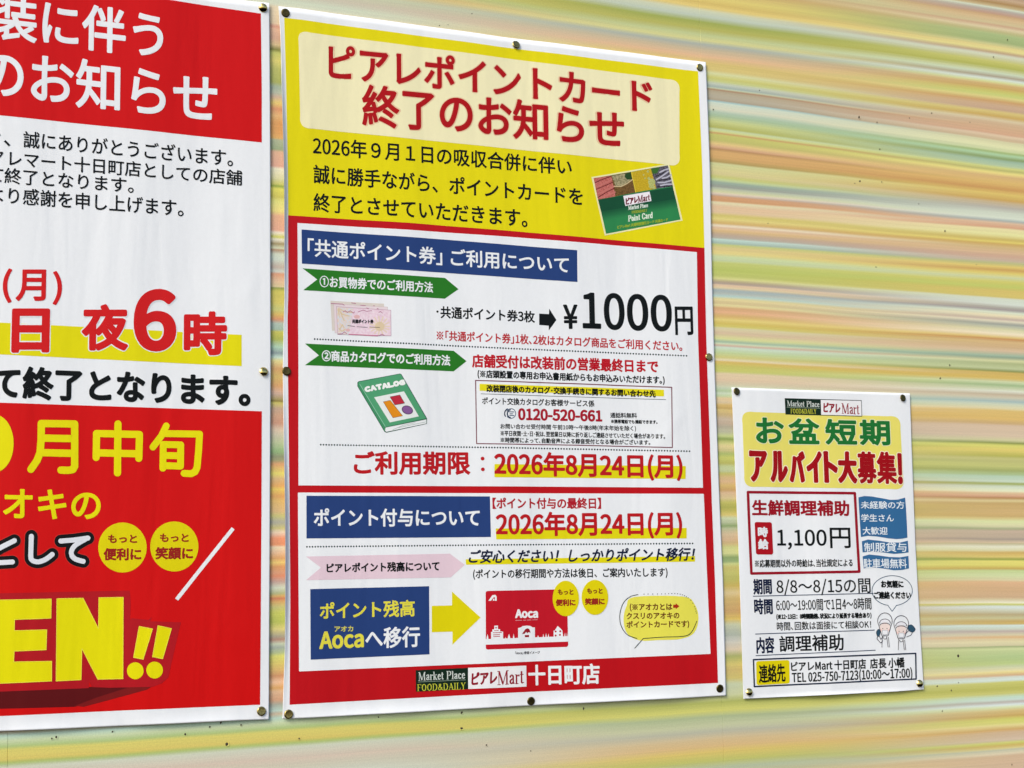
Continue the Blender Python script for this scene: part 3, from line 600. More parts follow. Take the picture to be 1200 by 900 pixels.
T(MP, "誠に勝手ながら、ポイントカードを", (367.2, 192.8, 214.4, 683, 221, 241), BLACK, .42, 3, head, sag=-.6)
T(MP, "終了とさせていただきます。", (367.2, 226.3, 247.6, 618.5, 245.5, 266.5), BLACK, .42, 3, head, sag=-.6)
# loyalty card picture
A = Z(690, 190, 10)
card = shape(MP, "card_picture", A(30,175,940,20,1100,685,190,860), (236, 232, 176), 2, head)
shape(MP, "card_face", A(55,188,925,38,1075,672,205,838), (44, 132, 74), 3, card)
shape(MP, "card_face", A(108,440,985,292,1018,430,145,578), (18, 76, 48), 3.4, card)
for n_ in range(7):
    y0 = 578 + n_ * 14; o_ = (y0 - 578) / 4.3; t_ = n_ / 6
    shape(MP, "card_face", A(145 + o_, y0, 1018 + o_, y0 - 148, 1021.5 + o_, y0 - 133, 148.5 + o_, y0 + 15), tuple(round(u + (v - u) * t_) for u, v in zip((24, 88, 54), (42, 126, 72))), 3.5, card)
for nm, pts, col, oc in (("meat_photo", (55,188,265,155,315,400,108,438), (170, 84, 76), (206, 122, 112)), ("onion_photo", (265,155,495,115,545,355,315,400), (122, 92, 48), (92, 66, 30)), ("drink_photo", (495,115,725,75,790,312,545,355), (178, 150, 20), (204, 176, 40)), ("fish_photo", (725,75,925,38,985,285,790,312), (52, 48, 56), (120, 116, 130))):
    shape(MP, nm, A(*pts), col, 3.8, card, other=oc, size=620)
strokes(MP, "meat_photo", [A(75,240,150,205,260,165), A(85,320,200,270,285,235), A(105,415,210,350,310,300)], .8, (96, 22, 20), 4.6, card)
strokes(MP, "meat_photo", [A(95,290,200,240,270,205), A(100,375,210,325,300,280), A(150,415,240,380,310,350)], 1.6, (196, 116, 106), 4.3, card)
i = Ink(); i.poly(A(270,160,420,135,500,200,420,270,320,290)); i.lay(MP, "onion_photo", (176, 166, 128), 4.3, card, other=(124, 120, 84), size=500)
i = Ink(); i.poly(A(430,135,490,118,505,200,450,205,420,170)); i.lay(MP, "onion_photo", (36, 70, 30), 4.6, card)
strokes(MP, "onion_photo", [A(300,285,380,285,450,250,510,205)], 1.1, (206, 186, 140), 4.7, card)
strokes(MP, "drink_photo", [A(500,120,550,350)], 1, (214, 196, 60), 4.3, card)
i = Ink()
for x_, y_, r_ in ((735,235,4.2), (730,280,3), (700,190,1.6), (640,150,1), (690,110,1.4), (760,300,2), (655,190,.9)): i.disc(690 + x_ / 10, 190 + y_ / 10, r_)
i.lay(MP, "drink_photo", (204, 208, 140), 4.5, card, other=(140, 150, 60), size=1100)
i = Ink(); i.poly(A(725,80,830,60,800,130,745,140)); i.lay(MP, "fish_photo", (58, 104, 40), 4.2, card)
strokes(MP, "fish_photo", [A(790,205,850,170,930,110), A(860,190,910,180,960,150), A(810,240,880,240,965,215), A(840,275,900,262,970,258), A(830,120,880,95,930,80)], 1.7, (188, 188, 200), 4.4, card)
strokes(MP, "fish_photo", [A(780,170,850,140,900,100), A(800,290,880,285,980,280), A(820,215,900,205,960,190)], .8, (24, 18, 22), 4.8, card)
nb = shape(MP, "name_box", A(405,395,710,345,733,455,430,512), (236, 232, 236), 4.6, card)
text_ink("ピアレ", (733.5, 231.8, 240.2, 747.5, 230, 237.6), .45, 'ink', 4).lay(MP, "lettering", (110, 16, 44), 5.4, card, cut=False)
serif_ink("Mart", (747.3, 230, 237.6, 761.5, 227.2, 234.6), .18, .07).lay(MP, "lettering", (110, 16, 44), 5.4, card, cut=False)
serif_ink("Market Place", (736.5, 241.2, 245.8, 759.3, 238.3, 242.6), .22, .1).lay(MP, "lettering", (206, 220, 206), 5, card, cut=False)
serif_ink("FOOD&DAILY", (740.5, 247.2, 250.2, 758.2, 245, 247.8), .22, .1).lay(MP, "lettering", (150, 168, 50), 5, card, cut=False)
serif_ink("Point Card", (736.5, 252.8, 259.4, 764.8, 248.5, 255.2), .2, .08).lay(MP, "lettering", (216, 232, 210), 5, card, cut=False)
T(MP, "ピアレMart 共通特別割引カード 共通カード", (723.8, 264.3, 268, 782.5, 255.6, 259.2), (150, 176, 50), .12, 5, card)
# red frame and the two white panels
frame = shape(MP, "red_frame", [(337.6,252.4), (480,261.2), (600,270.6), (825.7,290.4), (828,400), (829.2,436), (834.7,590), (838.4,680), (841.7,800.3), (660,809), (600,811.6), (339.4,825.8), (340.2,700), (339.6,600), (337.6,434), (336.8,350)], (186, 12, 22), 1)
p1 = shape(MP, "white_panel", [(348.4,261.4), (480,269.4), (600,277.6), (700,285.6), (816.8,295.4), (818.2,400), (819.4,436), (824,571.6), (600,570), (349.8,568.8), (349.8,434)], (234, 238, 240), 2, frame)
p2 = shape(MP, "white_panel", rrect((349.1,577.2), (825,578.7), (833,766.3), (350.3,786.8), 1.5, 3), (234, 238, 240), 2, frame)
hb = shape(MP, "blue_box", b(103,40) + [(520,280.6), (676.1,293.3), (676.4,330.6), (520,319.6), (353.6,309)], NAVY, 3, p1)
T(MP, "｢共通ポイント券｣ ご利用について", (360.3, 279.6, 300.2, 666.6, 301.2, 320.2), WHITE, .5, 4, hb)
ga = shape(MP, "green_arrow", [(354.3,314.5), (521.7,325.7), (537.5,338.8), (521.3,350), (355.2,340.1), (371.6,327.5)], (38, 118, 30), 3, p1)
T(MP, "①お買物券でのご利用方法", (374.4, 323.2, 336.2, 507.4, 330.8, 343), WHITE, .38, 4, ga)
V = Z(380, 345, 14.12)
tk = shape(MP, "ticket_picture", V(100,105,985,155,990,600,130,600), (216, 208, 198), 3, p1)
shape(MP, "ticket_edge", V(150,150,1045,208,1048,650,175,640), (205, 190, 186), 3.4, tk)
shape(MP, "ticket_edge", V(157,158,1040,215,1040,650,180,636), (226, 212, 216), 3.6, tk)
shape(MP, "ticket_edge", V(196,198,1098,260,1103,690,218,664), (190, 150, 170), 3.8, tk)
tf = shape(MP, "ticket_face", V(203,206,1091,268,1096,682,224,656), (234, 218, 226), 4.1, tk, other=(226, 198, 212), size=330)
shape(MP, "ticket_face", V(203,206,480,226,420,600,400,668,224,656), (212, 216, 224), 4.4, tk, other=(226, 206, 190), size=380)
strokes(MP, "flower_print", [V(230,240,300,330,420,360) , V(225,230,270,300,330,440), V(225,250,245,330,270,480), V(240,235,360,290,480,300), V(250,590,300,500,330,560), V(235,560,290,610,390,560)], 1.3, (214, 194, 158), 4.7, tk, cap=False)
strokes(MP, "flower_print", [V(915 + 70 * math.cos(t), 530 + 60 * math.sin(t), 915 + 165 * math.cos(t), 530 + (165 if math.sin(t) < 0 else 130) * math.sin(t)) for t in [q * .42 for q in range(15)]], 1.5, (226, 208, 184), 4.7, tk)
i = Ink(); i.disc(*V(915,530)[0], 5.4); i.lay(MP, "flower_print", (218, 198, 164), 4.9, tk)
i = Ink(); i.disc(*V(540,370)[0], 3.4, 2.2); i.disc(*V(390,590)[0], 2.6, 1.8); i.lay(MP, "flower_print", (222, 178, 178), 4.6, tk)
for ln_ in [V(310,290,350,270,380,300,430,270,480,310,500,290), V(560,290,640,260,700,280,780,270), V(900,300,925,285,960,310), V(110,150,300,160,330,180), V(450,140,520,150), V(600,180,680,185), V(700,225,730,235), V(810,190,830,190), V(870,235,890,240), V(230,655,300,650,330,620,370,650), V(900,685,950,660,990,680)]: strokes(MP, "scroll_print", [ln_], .75, (178, 104, 140), 5, tk)
strokes(MP, "scroll_print", [V(410,660,640,672,880,686)], 1.1, (200, 120, 150), 5, tk)
T(MP, "共通ポイント券", (412.6, 374.3, 378.8, 437.6, 374.8, 379), (20, 16, 22), .22, 5.3, tk)
strokes(MP, "fine_print", [V(385,515,505,530), V(540,535,715,545), V(745,540,915,548)], .55, (60, 46, 56), 5.3, tk, cap=False)
i = Ink(); i.disc(512.6, 365.2, 1.3); i.lay(MP, "bullet", BLACK, 3, p1)
T(MP, "共通ポイント券3枚", (516.2, 358.8, 372.6, 626.9, 365, 378), BLACK, .45, 3, p1)
shape(MP, "black_arrow", [(631.8,367.5), (643.2,368.2), (643.5,361.7), (651.9,375), (643,387.3), (643,381.7), (631.8,380.8)], BLACK, 3, p1)
T(MP, "¥", (660, 357, 385.6, 677, 357, 385.6), BLACK, 1.0, 3, p1, fit='ink')
T(MP, "1000", (682.6, 341.8, 385.6, 787.6, 345.8, 389), BLACK, 1.25, 3, p1, fit='ink', res=10)
T(MP, "円", (791.1, 359.2, 392.8, 812.7, 359.2, 392.8), BLACK, .8, 3, p1, fit='ink')
T(MP, "※｢共通ポイント券｣1枚､2枚はカタログ商品をご利用ください｡", (511.7, 387.2, 398.8, 799.4, 400.4, 411.5), (184, 28, 40), .24, 3, p1)
dotted(MP, [(368.7,397.3), (599,408.5), (807.5,417.2)], p1)
ga = shape(MP, "green_arrow", [(357.3,402.6), (531.8,411), (546.9,423.2), (531.8,435.1), (357.3,427.9), (373.6,416.4)], (38, 118, 30), 3, p1)
T(MP, "②商品カタログでのご利用方法", (377, 410.6, 423, 527.8, 416.4, 428.4), WHITE, .38, 4, ga)
T(MP, "店舗受付は改装前の営業最終日まで", (553.2, 415.4, 430.2, 771.2, 422.4, 436.8), (186, 20, 36), .62, 3, p1)
T(MP, "(※店頭設置の専用お申込書用紙からもお申込みいただけます｡)", (559.6, 433.6, 442.4, 778.6, 441.2, 450), BLACK, .3, 3, p1)
bx = strokes(MP, "text_frame", [[(557.4,445.8), (670,449.6), (786.6,454), (787.4,524.5), (670,521.6), (558.7,519.8), (557.4,445.8)]], 1.2, (120, 62, 76), 3, p1)
shape(MP, "highlighter", [(561.9,449.8), (670,453.2), (777.5,456.9), (777.6,464.6), (670,461), (562.1,457.9)], (226, 216, 20), 3, p1)
T(MP, "改装閉店後のカタログ･交換手続きに関するお問い合わせ先", (570, 451.2, 459.2, 768.2, 457.8, 465.6), BLACK, .3, 4, p1)
strokes(MP, "rule", [[(563.5,461.5), (670,465), (780,468.4)]], .6, (60, 70, 74), 3, p1)
T(MP, "ポイント交換カタログお客様サービス係", (564.9, 465.6, 473.8, 696.4, 469.4, 476.8), BLACK, .15, 3, p1)
ph = strokes(MP, "telephone_emblem", [arc(598.5,484.6,5.6,5.7,-150,140,24)], .8, (50, 80, 110), 3, p1)
strokes(MP, "telephone_emblem", [arc(598.6,484.6,7.6,6.6,150,235,12), arc(598.4,484.8,4.2,4.6,100,260,12)], 1.3, (24, 44, 74), 3.5, p1)
strokes(MP, "telephone_emblem", [[(596,482.6), (602,482.8)], [(597,486.8), (602,487)], [(597.2,485), (600.4,485)]], .9, (50, 80, 110), 3.5, p1)
T(MP, "0120-520-661", (607, 479.2, 491.6, 705.8, 481.6, 493.4), (166, 18, 40), .75, 3, p1, fit='d', res=6)
T(MP, "通話料無料", (715.2, 483.6, 489.6, 746.6, 484, 490), BLACK, .12, 3, p1)
T(MP, "※携帯電話でも通話できます｡", (716.2, 491.6, 496, 770.2, 492.6, 496.8), BLACK, .16, 3, p1)
T(MP, "お問い合わせ受付時間 午前10時～午後8時(年末年始を除く)", (586.2, 496.6, 502.4, 745.5, 499.2, 505), BLACK, .1, 3, p1)
T(MP, "※平日夜間･土･日･祝は､翌営業日以降に折り返しご連絡させていただく場合があります｡", (586.4, 504.6, 510.8, 779, 508.6, 514.4), BLACK, .12, 3, p1)
T(MP, "※時間帯によって､自動音声による録音受付となる場合がございます｡", (586.4, 512.6, 518.6, 762, 515.8, 521.4), BLACK, .14, 3, p1)
# catalogue drawing
C = Z(410, 430, 11.25)
cb = shape(MP, "catalogue_picture", C(98,205,118,188,655,88,675,95,1018,680,1015,750,480,868,455,855,100,255), (36, 92, 70), 3, p1)
shape(MP, "catalogue_cover", C(120,196,655,95,668,100,1005,678,478,790,455,790,108,215), (78, 158, 112), 3.5, cb)
shape(MP, "catalogue_spine", C(102,222,112,205,468,800,462,850,105,250), (64, 142, 98), 4, cb)
shape(MP, "catalogue_pages", C(470,800,1008,692,1008,745,480,856,462,840), (232, 236, 236), 4.2, cb)
strokes(MP, "catalogue_pages", [C(560,830,700,770,860,735), C(640,800,1000,725)], .5, (160, 176, 172), 4.8, cb)
strokes(MP, "catalogue_spine", [C(130,225,300,510,468,790)], .6, (150, 206, 176), 4.6, cb)
shape(MP, "catalogue_cover", C(320,400,710,322,908,652,525,732), (228, 234, 230), 4, cb)
shape(MP, "cover_shape", C(438,460,530,440,692,645,565,672), (222, 140, 20), 4.6, cb)
strokes(MP, "cover_outline", [C(438,460,530,440,692,645,565,672,438,460)], .35, (96, 60, 20), 5, cb)
shape(MP, "cover_shape", C(528,395,655,370,718,478,590,502), (186, 40, 60), 5.2, cb)
strokes(MP, "cover_outline", [C(528,395,655,370,718,478,590,502,528,395)], .45, (60, 20, 26), 5.6, cb)
i = Ink(); i.disc(*C(755,568)[0], 6.7, 5, rot=.35); i.lay(MP, "cover_outline", (50, 34, 60), 4.6, cb)
i = Ink(); i.disc(*C(755,568)[0], 6.0, 4.3, rot=.35); i.lay(MP, "cover_shape", (132, 90, 148), 5, cb)
for n_, ch in enumerate("CATALOG"):
    x_ = 428 + (205 + n_ * 75.5) / 11.25; y_ = (262 - n_ * 14.2) / 11.25 + 430; w_ = 7.4
    T(MP, ch, (410 + (200 + n_ * 75) / 11.25, y_, y_ + 6.6, 410 + (200 + n_ * 75) / 11.25 + 7.1, y_ - 1.2, y_ + 5.4), (240, 244, 240), 1.0, 5.4, cb, fit='ink', res=4, shear=-.25)
dotted(MP, [(375.8,521.1), (599,524.8), (811,528.9)], p1)
T(MP, "ご利用期限", (414.6, 529.4, 555.6, 551.6, 529.6, 555.8), (184, 20, 28), 1.05, 3, p1)
i = Ink(); i.disc(565.6, 537.4, 2.2); i.disc(565.9, 550, 2.2); i.lay(MP, "lettering", (184, 20, 28), 3, p1)
shape(MP, "highlighter", rrect((579.3,543.8), (803.4,546.2), (803.2,561.3), (579.2,559.2), 1.5, 3), (224, 214, 10), 3, p1)
T(MP, "2026年8月24日(月)", (579.2, 529.6, 556.8, 799.8, 533.2, 559.8), (184, 20, 28), 1.05, 4, p1)
bb = shape(MP, "blue_box", [(359,581), (470,581.2), (574,581.7), (575.1,629.3), (470,630.2), (359,631)], NAVY, 3, p2)
T(MP, "ポイント付与について", (367.5, 596.2, 616.8, 562.4, 596.6, 616.6), WHITE, .65, 4, bb)
T(MP, "【ポイント付与の最終日】", (577, 583.6, 596, 704.6, 583.6, 596), (176, 24, 40), .4, 3, p2)
shape(MP, "highlighter", rrect((580.6,619.3), (804.6,618.6), (804.6,630.9), (581.2,632), 1.5, 3), (224, 214, 10), 3, p2)
T(MP, "2026年8月24日(月)", (581, 600.6, 627.8, 799.5, 600.2, 627), (184, 20, 28), 1.0, 4, p2)
dotted(MP, [(359.5,640.8), (599,638.4), (815,636.8)], p2)
pk = shape(MP, "pink_arrow", [(358.4,652.1), (527.4,648.8), (544.8,661.8), (528.5,676.6), (358.4,679.8), (375.8,665.1)], (226, 202, 212), 3, p2)
T(MP, "ピアレポイント残高について", (382.4, 660.4, 671, 515.2, 657.8, 668.8), BLACK, .42, 4, pk)
shape(MP, "highlighter", rrect((545.8,655.4), (814.6,651.6), (814.6,658.2), (546.2,661.8), 1.2, 3), (224, 214, 10), 3, p2)
T(MP, "ご安心ください！しっかりポイント移行！", (548.6, 644.8, 660, 812.6, 641.8, 656.8), INKNAVY, .5, 4, p2, shear=.2)
T(MP, "(ポイントの移行期間や方法は後日、ご案内いたします)", (554.4, 667.4, 678, 782.2, 665.2, 675.8), BLACK, .2, 3, p2)
bb = shape(MP, "blue_box", [(363.3,690.3), (502.8,686.9), (503.3,766.8), (363.8,773)], NAVY, 3, p2)
T(MP, "ポイント残高", (374.4, 706.6, 725.6, 486, 703.2, 722), (224, 216, 70), .6, 4, bb)
T(MP, "アオカ", (391.7, 733.8, 740.4, 413.9, 733.4, 740), (206, 200, 90), .2, 4, bb, fit='ink')
T(MP, "Aoca", (373.8, 741.2, 759.8, 426.5, 738.6, 757.6), (224, 216, 70), 1.05, 4, bb, fit='d')
T(MP, "へ移行", (428, 736, 760, 492.2, 734.2, 757.6), WHITE, .7, 4, bb)
shape(MP, "yellow_arrow", [(506,710), (529.8,709.4), (529.8,693.2), (562.9,723.6), (530.3,755.5), (530.3,740.2), (506,740.9)], (220, 208, 0), 3, p2)
# red card picture
D = Z(560, 680, 10)
rc = shape(MP, "card_picture", rrect(*D(88,125,1045,105,1058,780,90,812), 4, 5), (190, 18, 36), 3, p2)
shape(MP, "white_band", D(80,690,1065,655,1065,718,80,755), (234, 238, 240), 3.6, rc)
T(MP, "Aoca", (603.3, 714.6, 723.6, 630.7, 714.4, 723.4), (240, 240, 240), .7, 4, rc, fit='d', res=4)
strokes(MP, "fine_print", [D(435,470,515,468), D(530,468,560,467), D(572,467,625,465), D(637,464,698,462)], .7, (222, 150, 156), 4, rc, cap=False)
i = Ink(); i.poly(D(120,240,165,175,200,170,216,190,216,240,196,240,196,200,180,200,150,240)); i.poly(D(175,215,190,215,190,240,170,240)); i.lay(MP, "card_emblem", (236, 236, 236), 4, rc)
i = Ink(); i.poly(D(468,700,468,560,500,552,520,538,570,530,620,538,640,552,668,552,668,694)); i.lay(MP, "skyline", (234, 238, 240), 4, rc)
i = Ink(); i.poly(D(515,628,556,570,580,562,600,570,612,600,615,622,598,605,578,620,562,604,545,628)); i.poly(D(548,642,598,640,598,666,548,668)); i.lay(MP, "card_emblem", (150, 18, 34), 4.6, rc)
i = Ink(); i.poly(D(150,695,150,605,165,605,165,575,187,575,187,532,230,530,230,572,255,572,255,600,272,600,290,602,290,690)); i.poly(D(888,670,888,590,900,590,936,535,990,585,992,600,1000,668))
for x_, w_, hh in ((108,26,58), (320,12,28), (360,38,60), (415,22,62), (455,18,22), (705,30,46), (768,18,64), (800,20,70), (828,20,66), (850,16,30), (1020,18,78), (1045,16,76)):
    i.poly(D(x_ - w_ / 2, 700, x_ - w_ / 3, 700 - hh * .6, x_, 688 - hh, x_ + w_ / 3, 700 - hh * .6, x_ + w_ / 2, 700))
i.lay(MP, "skyline", (234, 238, 240), 4, rc, cut=False)
i = Ink()
i.disc(*D(208,555)[0], .9)
for q in ((175,640,250,636), (178,660,250,656), (175,615,275,612), (190,590,235,588)): i.line(D(*q), .75)
for q in ((912,600), (965,598), (912,648), (962,640)): i.disc(*D(*q)[0], 1.15)
i.lay(MP, "skyline_windows", (180, 20, 36), 4.6, rc, cut=False)
T(MP, "｢Aoca｣ 券面イメージ", (603.4, 763.6, 767, 632.8, 762.8, 766.2), (70, 70, 74), .05, 3, p2)
for (cx, cy, rx, ry), t in (((663,701.3,15.3,20.8), "便利に"), ((697,700,15.6,20.5), "笑顔に")):
    i = Ink(); i.disc(cx, cy, rx, ry, 48); r_ = i.lay(MP, "round_badge", (222, 208, 0), 5.2, p2)
    T(MP, "もっと", (cx - 9.2, cy - 10.8, cy - 4.2, cx + 9, cy - 10.8, cy - 4.2), (130, 50, 20), .3, 6, r_, fit='ink')
    T(MP, t, (cx - 11.8, cy + .9, cy + 9, cx + 11.4, cy + .7, cy + 8.8), (150, 40, 22), .42, 6, r_, fit='ink')
E_ = k
bub = shape(MP, "speech_bubble", spline(E_(735,118,960,116,1015,150,1035,215,1015,285,950,315,850,320,760,322,700,290,683,225,697,160), 5, True), (230, 224, 84), 3, p2)
strokes(MP, "bubble_outline", [spline(E_(750,107,712,118,680,150,665,205,672,255,700,295,745,313), 5) , E_(735,358,775,313), spline(E_(775,313,870,306,960,303,1000,285,1027,232), 4)], .9, (40, 54, 50), 4, bub)
i = Ink()
for pts in (spline(E_(765,105,860,104,935,103,985,122,1012,155,1027,200), 5),):
    acc = 0
    for p_, q_ in zip(pts, pts[1:]):
        acc += math.dist(p_, q_)
        if acc >= 2.3: i.disc(*q_, .6, n=7); acc = 0
i.lay(MP, "bubble_dots", (60, 72, 64), 4, bub, cut=False)
T(MP, "(※アオカとは", (738, 707.4, 715.4, 787.6, 706.9, 714.8), (110, 66, 24), .25, 4, bub)
shape(MP, "small_arrow", [(788.5,708.6), (791.6,708.5), (791.6,706.8), (795.8,710.4), (791.6,713.8), (791.6,712.2), (788.5,712.2)], (170, 44, 16), 4, bub)
T(MP, "クスリのアオキの", (734.2, 718, 725.8, 796, 717.2, 725), (110, 66, 24), .22, 4, bub)
T(MP, "ポイントカードです)", (734.2, 728.2, 736, 807.7, 727, 734.8), (110, 66, 24), .22, 4, bub)
logo(MP, "shop_emblem", [(487,785.4), (548.4,782.6), (548.6,807.4), (487.4,810.6)], [(548.4,782.6), (616.6,780), (617,804.6), (548.6,807.4)],
     (490.2, 788, 797.4, 545.2, 786, 795), (488.8, 802.2, 809.8, 545.8, 800, 807.6), [(490,799.2), (545.6,796.6)], (552, 788.2, 803.2, 582, 785.6, 801.2), (582.6, 786.8, 802.4, 614, 784.6, 800.6), 3)
T(MP, "十日町店", (619.2, 779.8, 802.8, 702.8, 778, 801), (236, 238, 238), .85, 3)

# ---- small poster
s = Z(850, 440, 5); q = Z(860, 560, 6.927); r = Z(980, 560, 6.927); w = Z(870, 670, 7.5); x = Z(870, 760, 5.581); m = Z(1020, 670, 9.477)
hb = shape(SP, "heading_box", rrect((869.6,482.4), (1054.4,488.2), (1059.4,573.2), (872.8,570.2), 14, 8), (230, 220, 106), 1)
lg = Ink(); lg.poly([(919.9,466.5), (1009.8,469), (1010.6,488.2), (920.8,485.7)]); lg.lay(SP, "emblem_border", (30, 46, 40), 1.6)
logo(SP, "shop_emblem", [(920.3,466.9), (961.8,468.4), (962.4,486.1), (921.2,485.2)], [(961.8,468.6), (1009.2,469.8), (1009.8,487.3), (962.4,486.1)],
     (922.8, 469.4, 475.8, 960.6, 470.6, 477), (927, 478.9, 484.2, 957, 479.5, 484.9), [(922.4,477.2), (961,478.4)], (964.8, 471.6, 483.2, 984.6, 472.6, 484), (986.4, 472.8, 484.4, 1007.4, 473.8, 485.4), 2.2)
GREEN, CRIM = (26, 112, 46), (158, 4, 16)
heads = [(t, s(x0, 245 + 17 * (x0 - 180) / 790, x1, 397 + 15 * (x0 - 180) / 790), 1.15, GREEN, (226, 230, 180)) for t, x0, x1 in (("お", 180, 348), ("盆", 376, 555), ("短", 588, 774), ("期", 790, 968))]
heads += [(t, s(x0, (438 if t != "!" else 445) + 8 * (x0 - 145) / 860, x1, 622 + 14 * (x0 - 145) / 860), 1.2 if t in "募集" else 1.7, CRIM, (244, 232, 200)) for t, x0, x1 in (("ア", 143, 250), ("ル", 266, 372), ("バ", 380, 474), ("イ", 480, 572), ("ト", 580, 662), ("大", 662, 776), ("募", 778, 890), ("集", 892, 1008), ("!", 1012, 1042))]
for t, ((u0, v0), (u1, v1)), bd, c0, c1 in heads:
    qd = (u0, v0, v1, u1, v0 + .6, v1 + .6)
    text_ink(t, (u0 - 1, v0 - 1, v1 + 1, u1 + 1, v0 - .4, v1 + 1.6), bd + 1.0, 'ink', 5).lay(SP, "outline", c1, 2, hb)
    T(SP, t, qd, c0, bd / .86 if bd < 1.5 else bd, 3, hb, res=5, fit='ink')
wage = strokes(SP, "wage_frame", [[(876.5,576.7), (1002,577.9), (1004.6,625), (1007.3,669.9), (880.5,672), (878.4,625), (876.5,576.7)]], 3.1, (150, 14, 34), 2, cap=True, cut=True)
T(SP, "生鮮調理補助", (881.5, 586.2, 603.8, 995.8, 587, 604.2), (154, 12, 32), .75, 2, wage)
bdg = shape(SP, "red_badge", rrect((884.3,611.7), (904.8,612), (906.5,649.8), (886,649.8), 4, 5), (172, 10, 26), 2, wage)
T(SP, "時", (888.2, 617.4, 629.4, 900.2, 617.4, 629.4), WHITE, .62, 3, bdg, fit='ink', res=4)
T(SP, "給", (888.6, 631.6, 643.8, 901.2, 631.6, 643.8), WHITE, .62, 3, bdg, fit='ink', res=4)
T(SP, "1,100", (911.6, 620.4, 644, 969.2, 620.6, 644), BLACK, .42, 2, wage, fit='ink', res=6)
T(SP, "円", (973, 618.4, 642.4, 997.4, 618.4, 642.4), BLACK, .38, 2, wage, fit='ink', res=6)
T(SP, "※応募期間以外の時給は､当社規定による", (884.7, 656, 665, 999.7, 655, 663.8), BLACK, .15, 2, wage)
BL = (50, 104, 150)
for pts, tx in ((((182,158),(230,147),(290,150),(370,165),(440,178),(500,176),(560,160),(568,250),(574,350),(580,485),(540,493),(490,497),(420,490),(330,475),(260,470),(203,480),(197,400),(192,320),(186,230)),
                 (("未経験の方", (1009.3,587.2,596.3,1060.2,587.2,596.3)), ("学生さん", (1009.7,602.4,611.4,1047.8,602.4,611.4)), ("大歓迎", (1011.4,617.4,626.6,1040.4,617.4,626.6)))),
                (((210,515),(260,500),(350,510),(440,525),(520,525),(583,510),(590,605),(540,612),(470,617),(380,605),(290,597),(217,605)), (("制服貸与", (1013.2,635.8,646.8,1062.8,635.8,646.8)),)),
                (((217,637),(270,622),(350,630),(430,642),(520,645),(588,633),(593,735),(540,747),(470,750),(380,735),(300,725),(225,735)), (("駐車場無料", (1012.5,654.6,666,1063.2,654.6,666)),))):
    fl = shape(SP, "blue_flag", [(980 + u / 6.927, 560 + v / 6.927) for u, v in pts], BL, 2)
    for t, qd in tx:
        T(SP, t, qd, (226, 234, 238), .1, 3, fl, fit='ink')
T(SP, "期間", (882.9, 678.8, 696.4, 905.1, 678.4, 695.8), INKNAVY, .56, 2)
T(SP, "8/8～8/15の間", (910.6, 678.4, 696.2, 1020.9, 677, 694.8), BLACK, .22, 2)
T(SP, "時間", (883.9, 702, 719.8, 906.1, 701.8, 719.4), INKNAVY, .56, 2)
T(SP, "6:00～19:00間で1日4～8時間", (910.2, 702.6, 716.2, 1021.8, 700.2, 714.2), BLACK, .2, 2)
T(SP, "(※12･13日：8時間勤務､状況により延長する場合あり)", (910.2, 719.8, 725.8, 1021.8, 718, 724), BLACK, .3, 2)
T(SP, "時間､回数は面接にて相談OK！", (910.9, 729, 739, 1021.4, 727.2, 736), BLACK, .08, 2)
T(SP, "内容", (886.6, 747.4, 765.6, 908.1, 746.4, 764.8), INKNAVY, .56, 2)
T(SP, "調理補助", (913.9, 745.6, 763.8, 988.9, 743.2, 761.8), BLACK, .4, 2)
strokes(SP, "rule", [[(882.7,698.7), (1023.6,695.3)]], .95, (50, 66, 92), 2)
strokes(SP, "rule", [[(885.3,743), (1025,738.4)]], .95, (50, 66, 92), 2)
strokes(SP, "rule", [[(886,768.3), (1026,762)]], .95, (50, 66, 92), 2)
cf = strokes(SP, "contact_frame", [[(882.9,773), (1073.3,765.7), (1073.7,795.7), (884,804.6), (882.9,773)]], 1.7, (26, 38, 62), 2, cut=True)
yb = shape(SP, "yellow_badge", rrect((886,774.9), (925.5,773.4), (925.9,800.9), (886.7,803), 4.5, 5), (222, 206, 0), 2, cf)
T(SP, "連絡先", (889.6, 779.6, 800.2, 921.2, 777.6, 798.8), BLACK, .45, 3, yb)
T(SP, "ピアレMart 十日町店  店長 小幡", (927.6, 775.8, 786.8, 1060.4, 770.4, 782), BLACK, .28, 2, cf)
T(SP, "TEL 025-750-7123(10:00～17:00)", (928.6, 789, 799.4, 1069.6, 783.2, 793.8), BLACK, .25, 2, cf, fit='d')
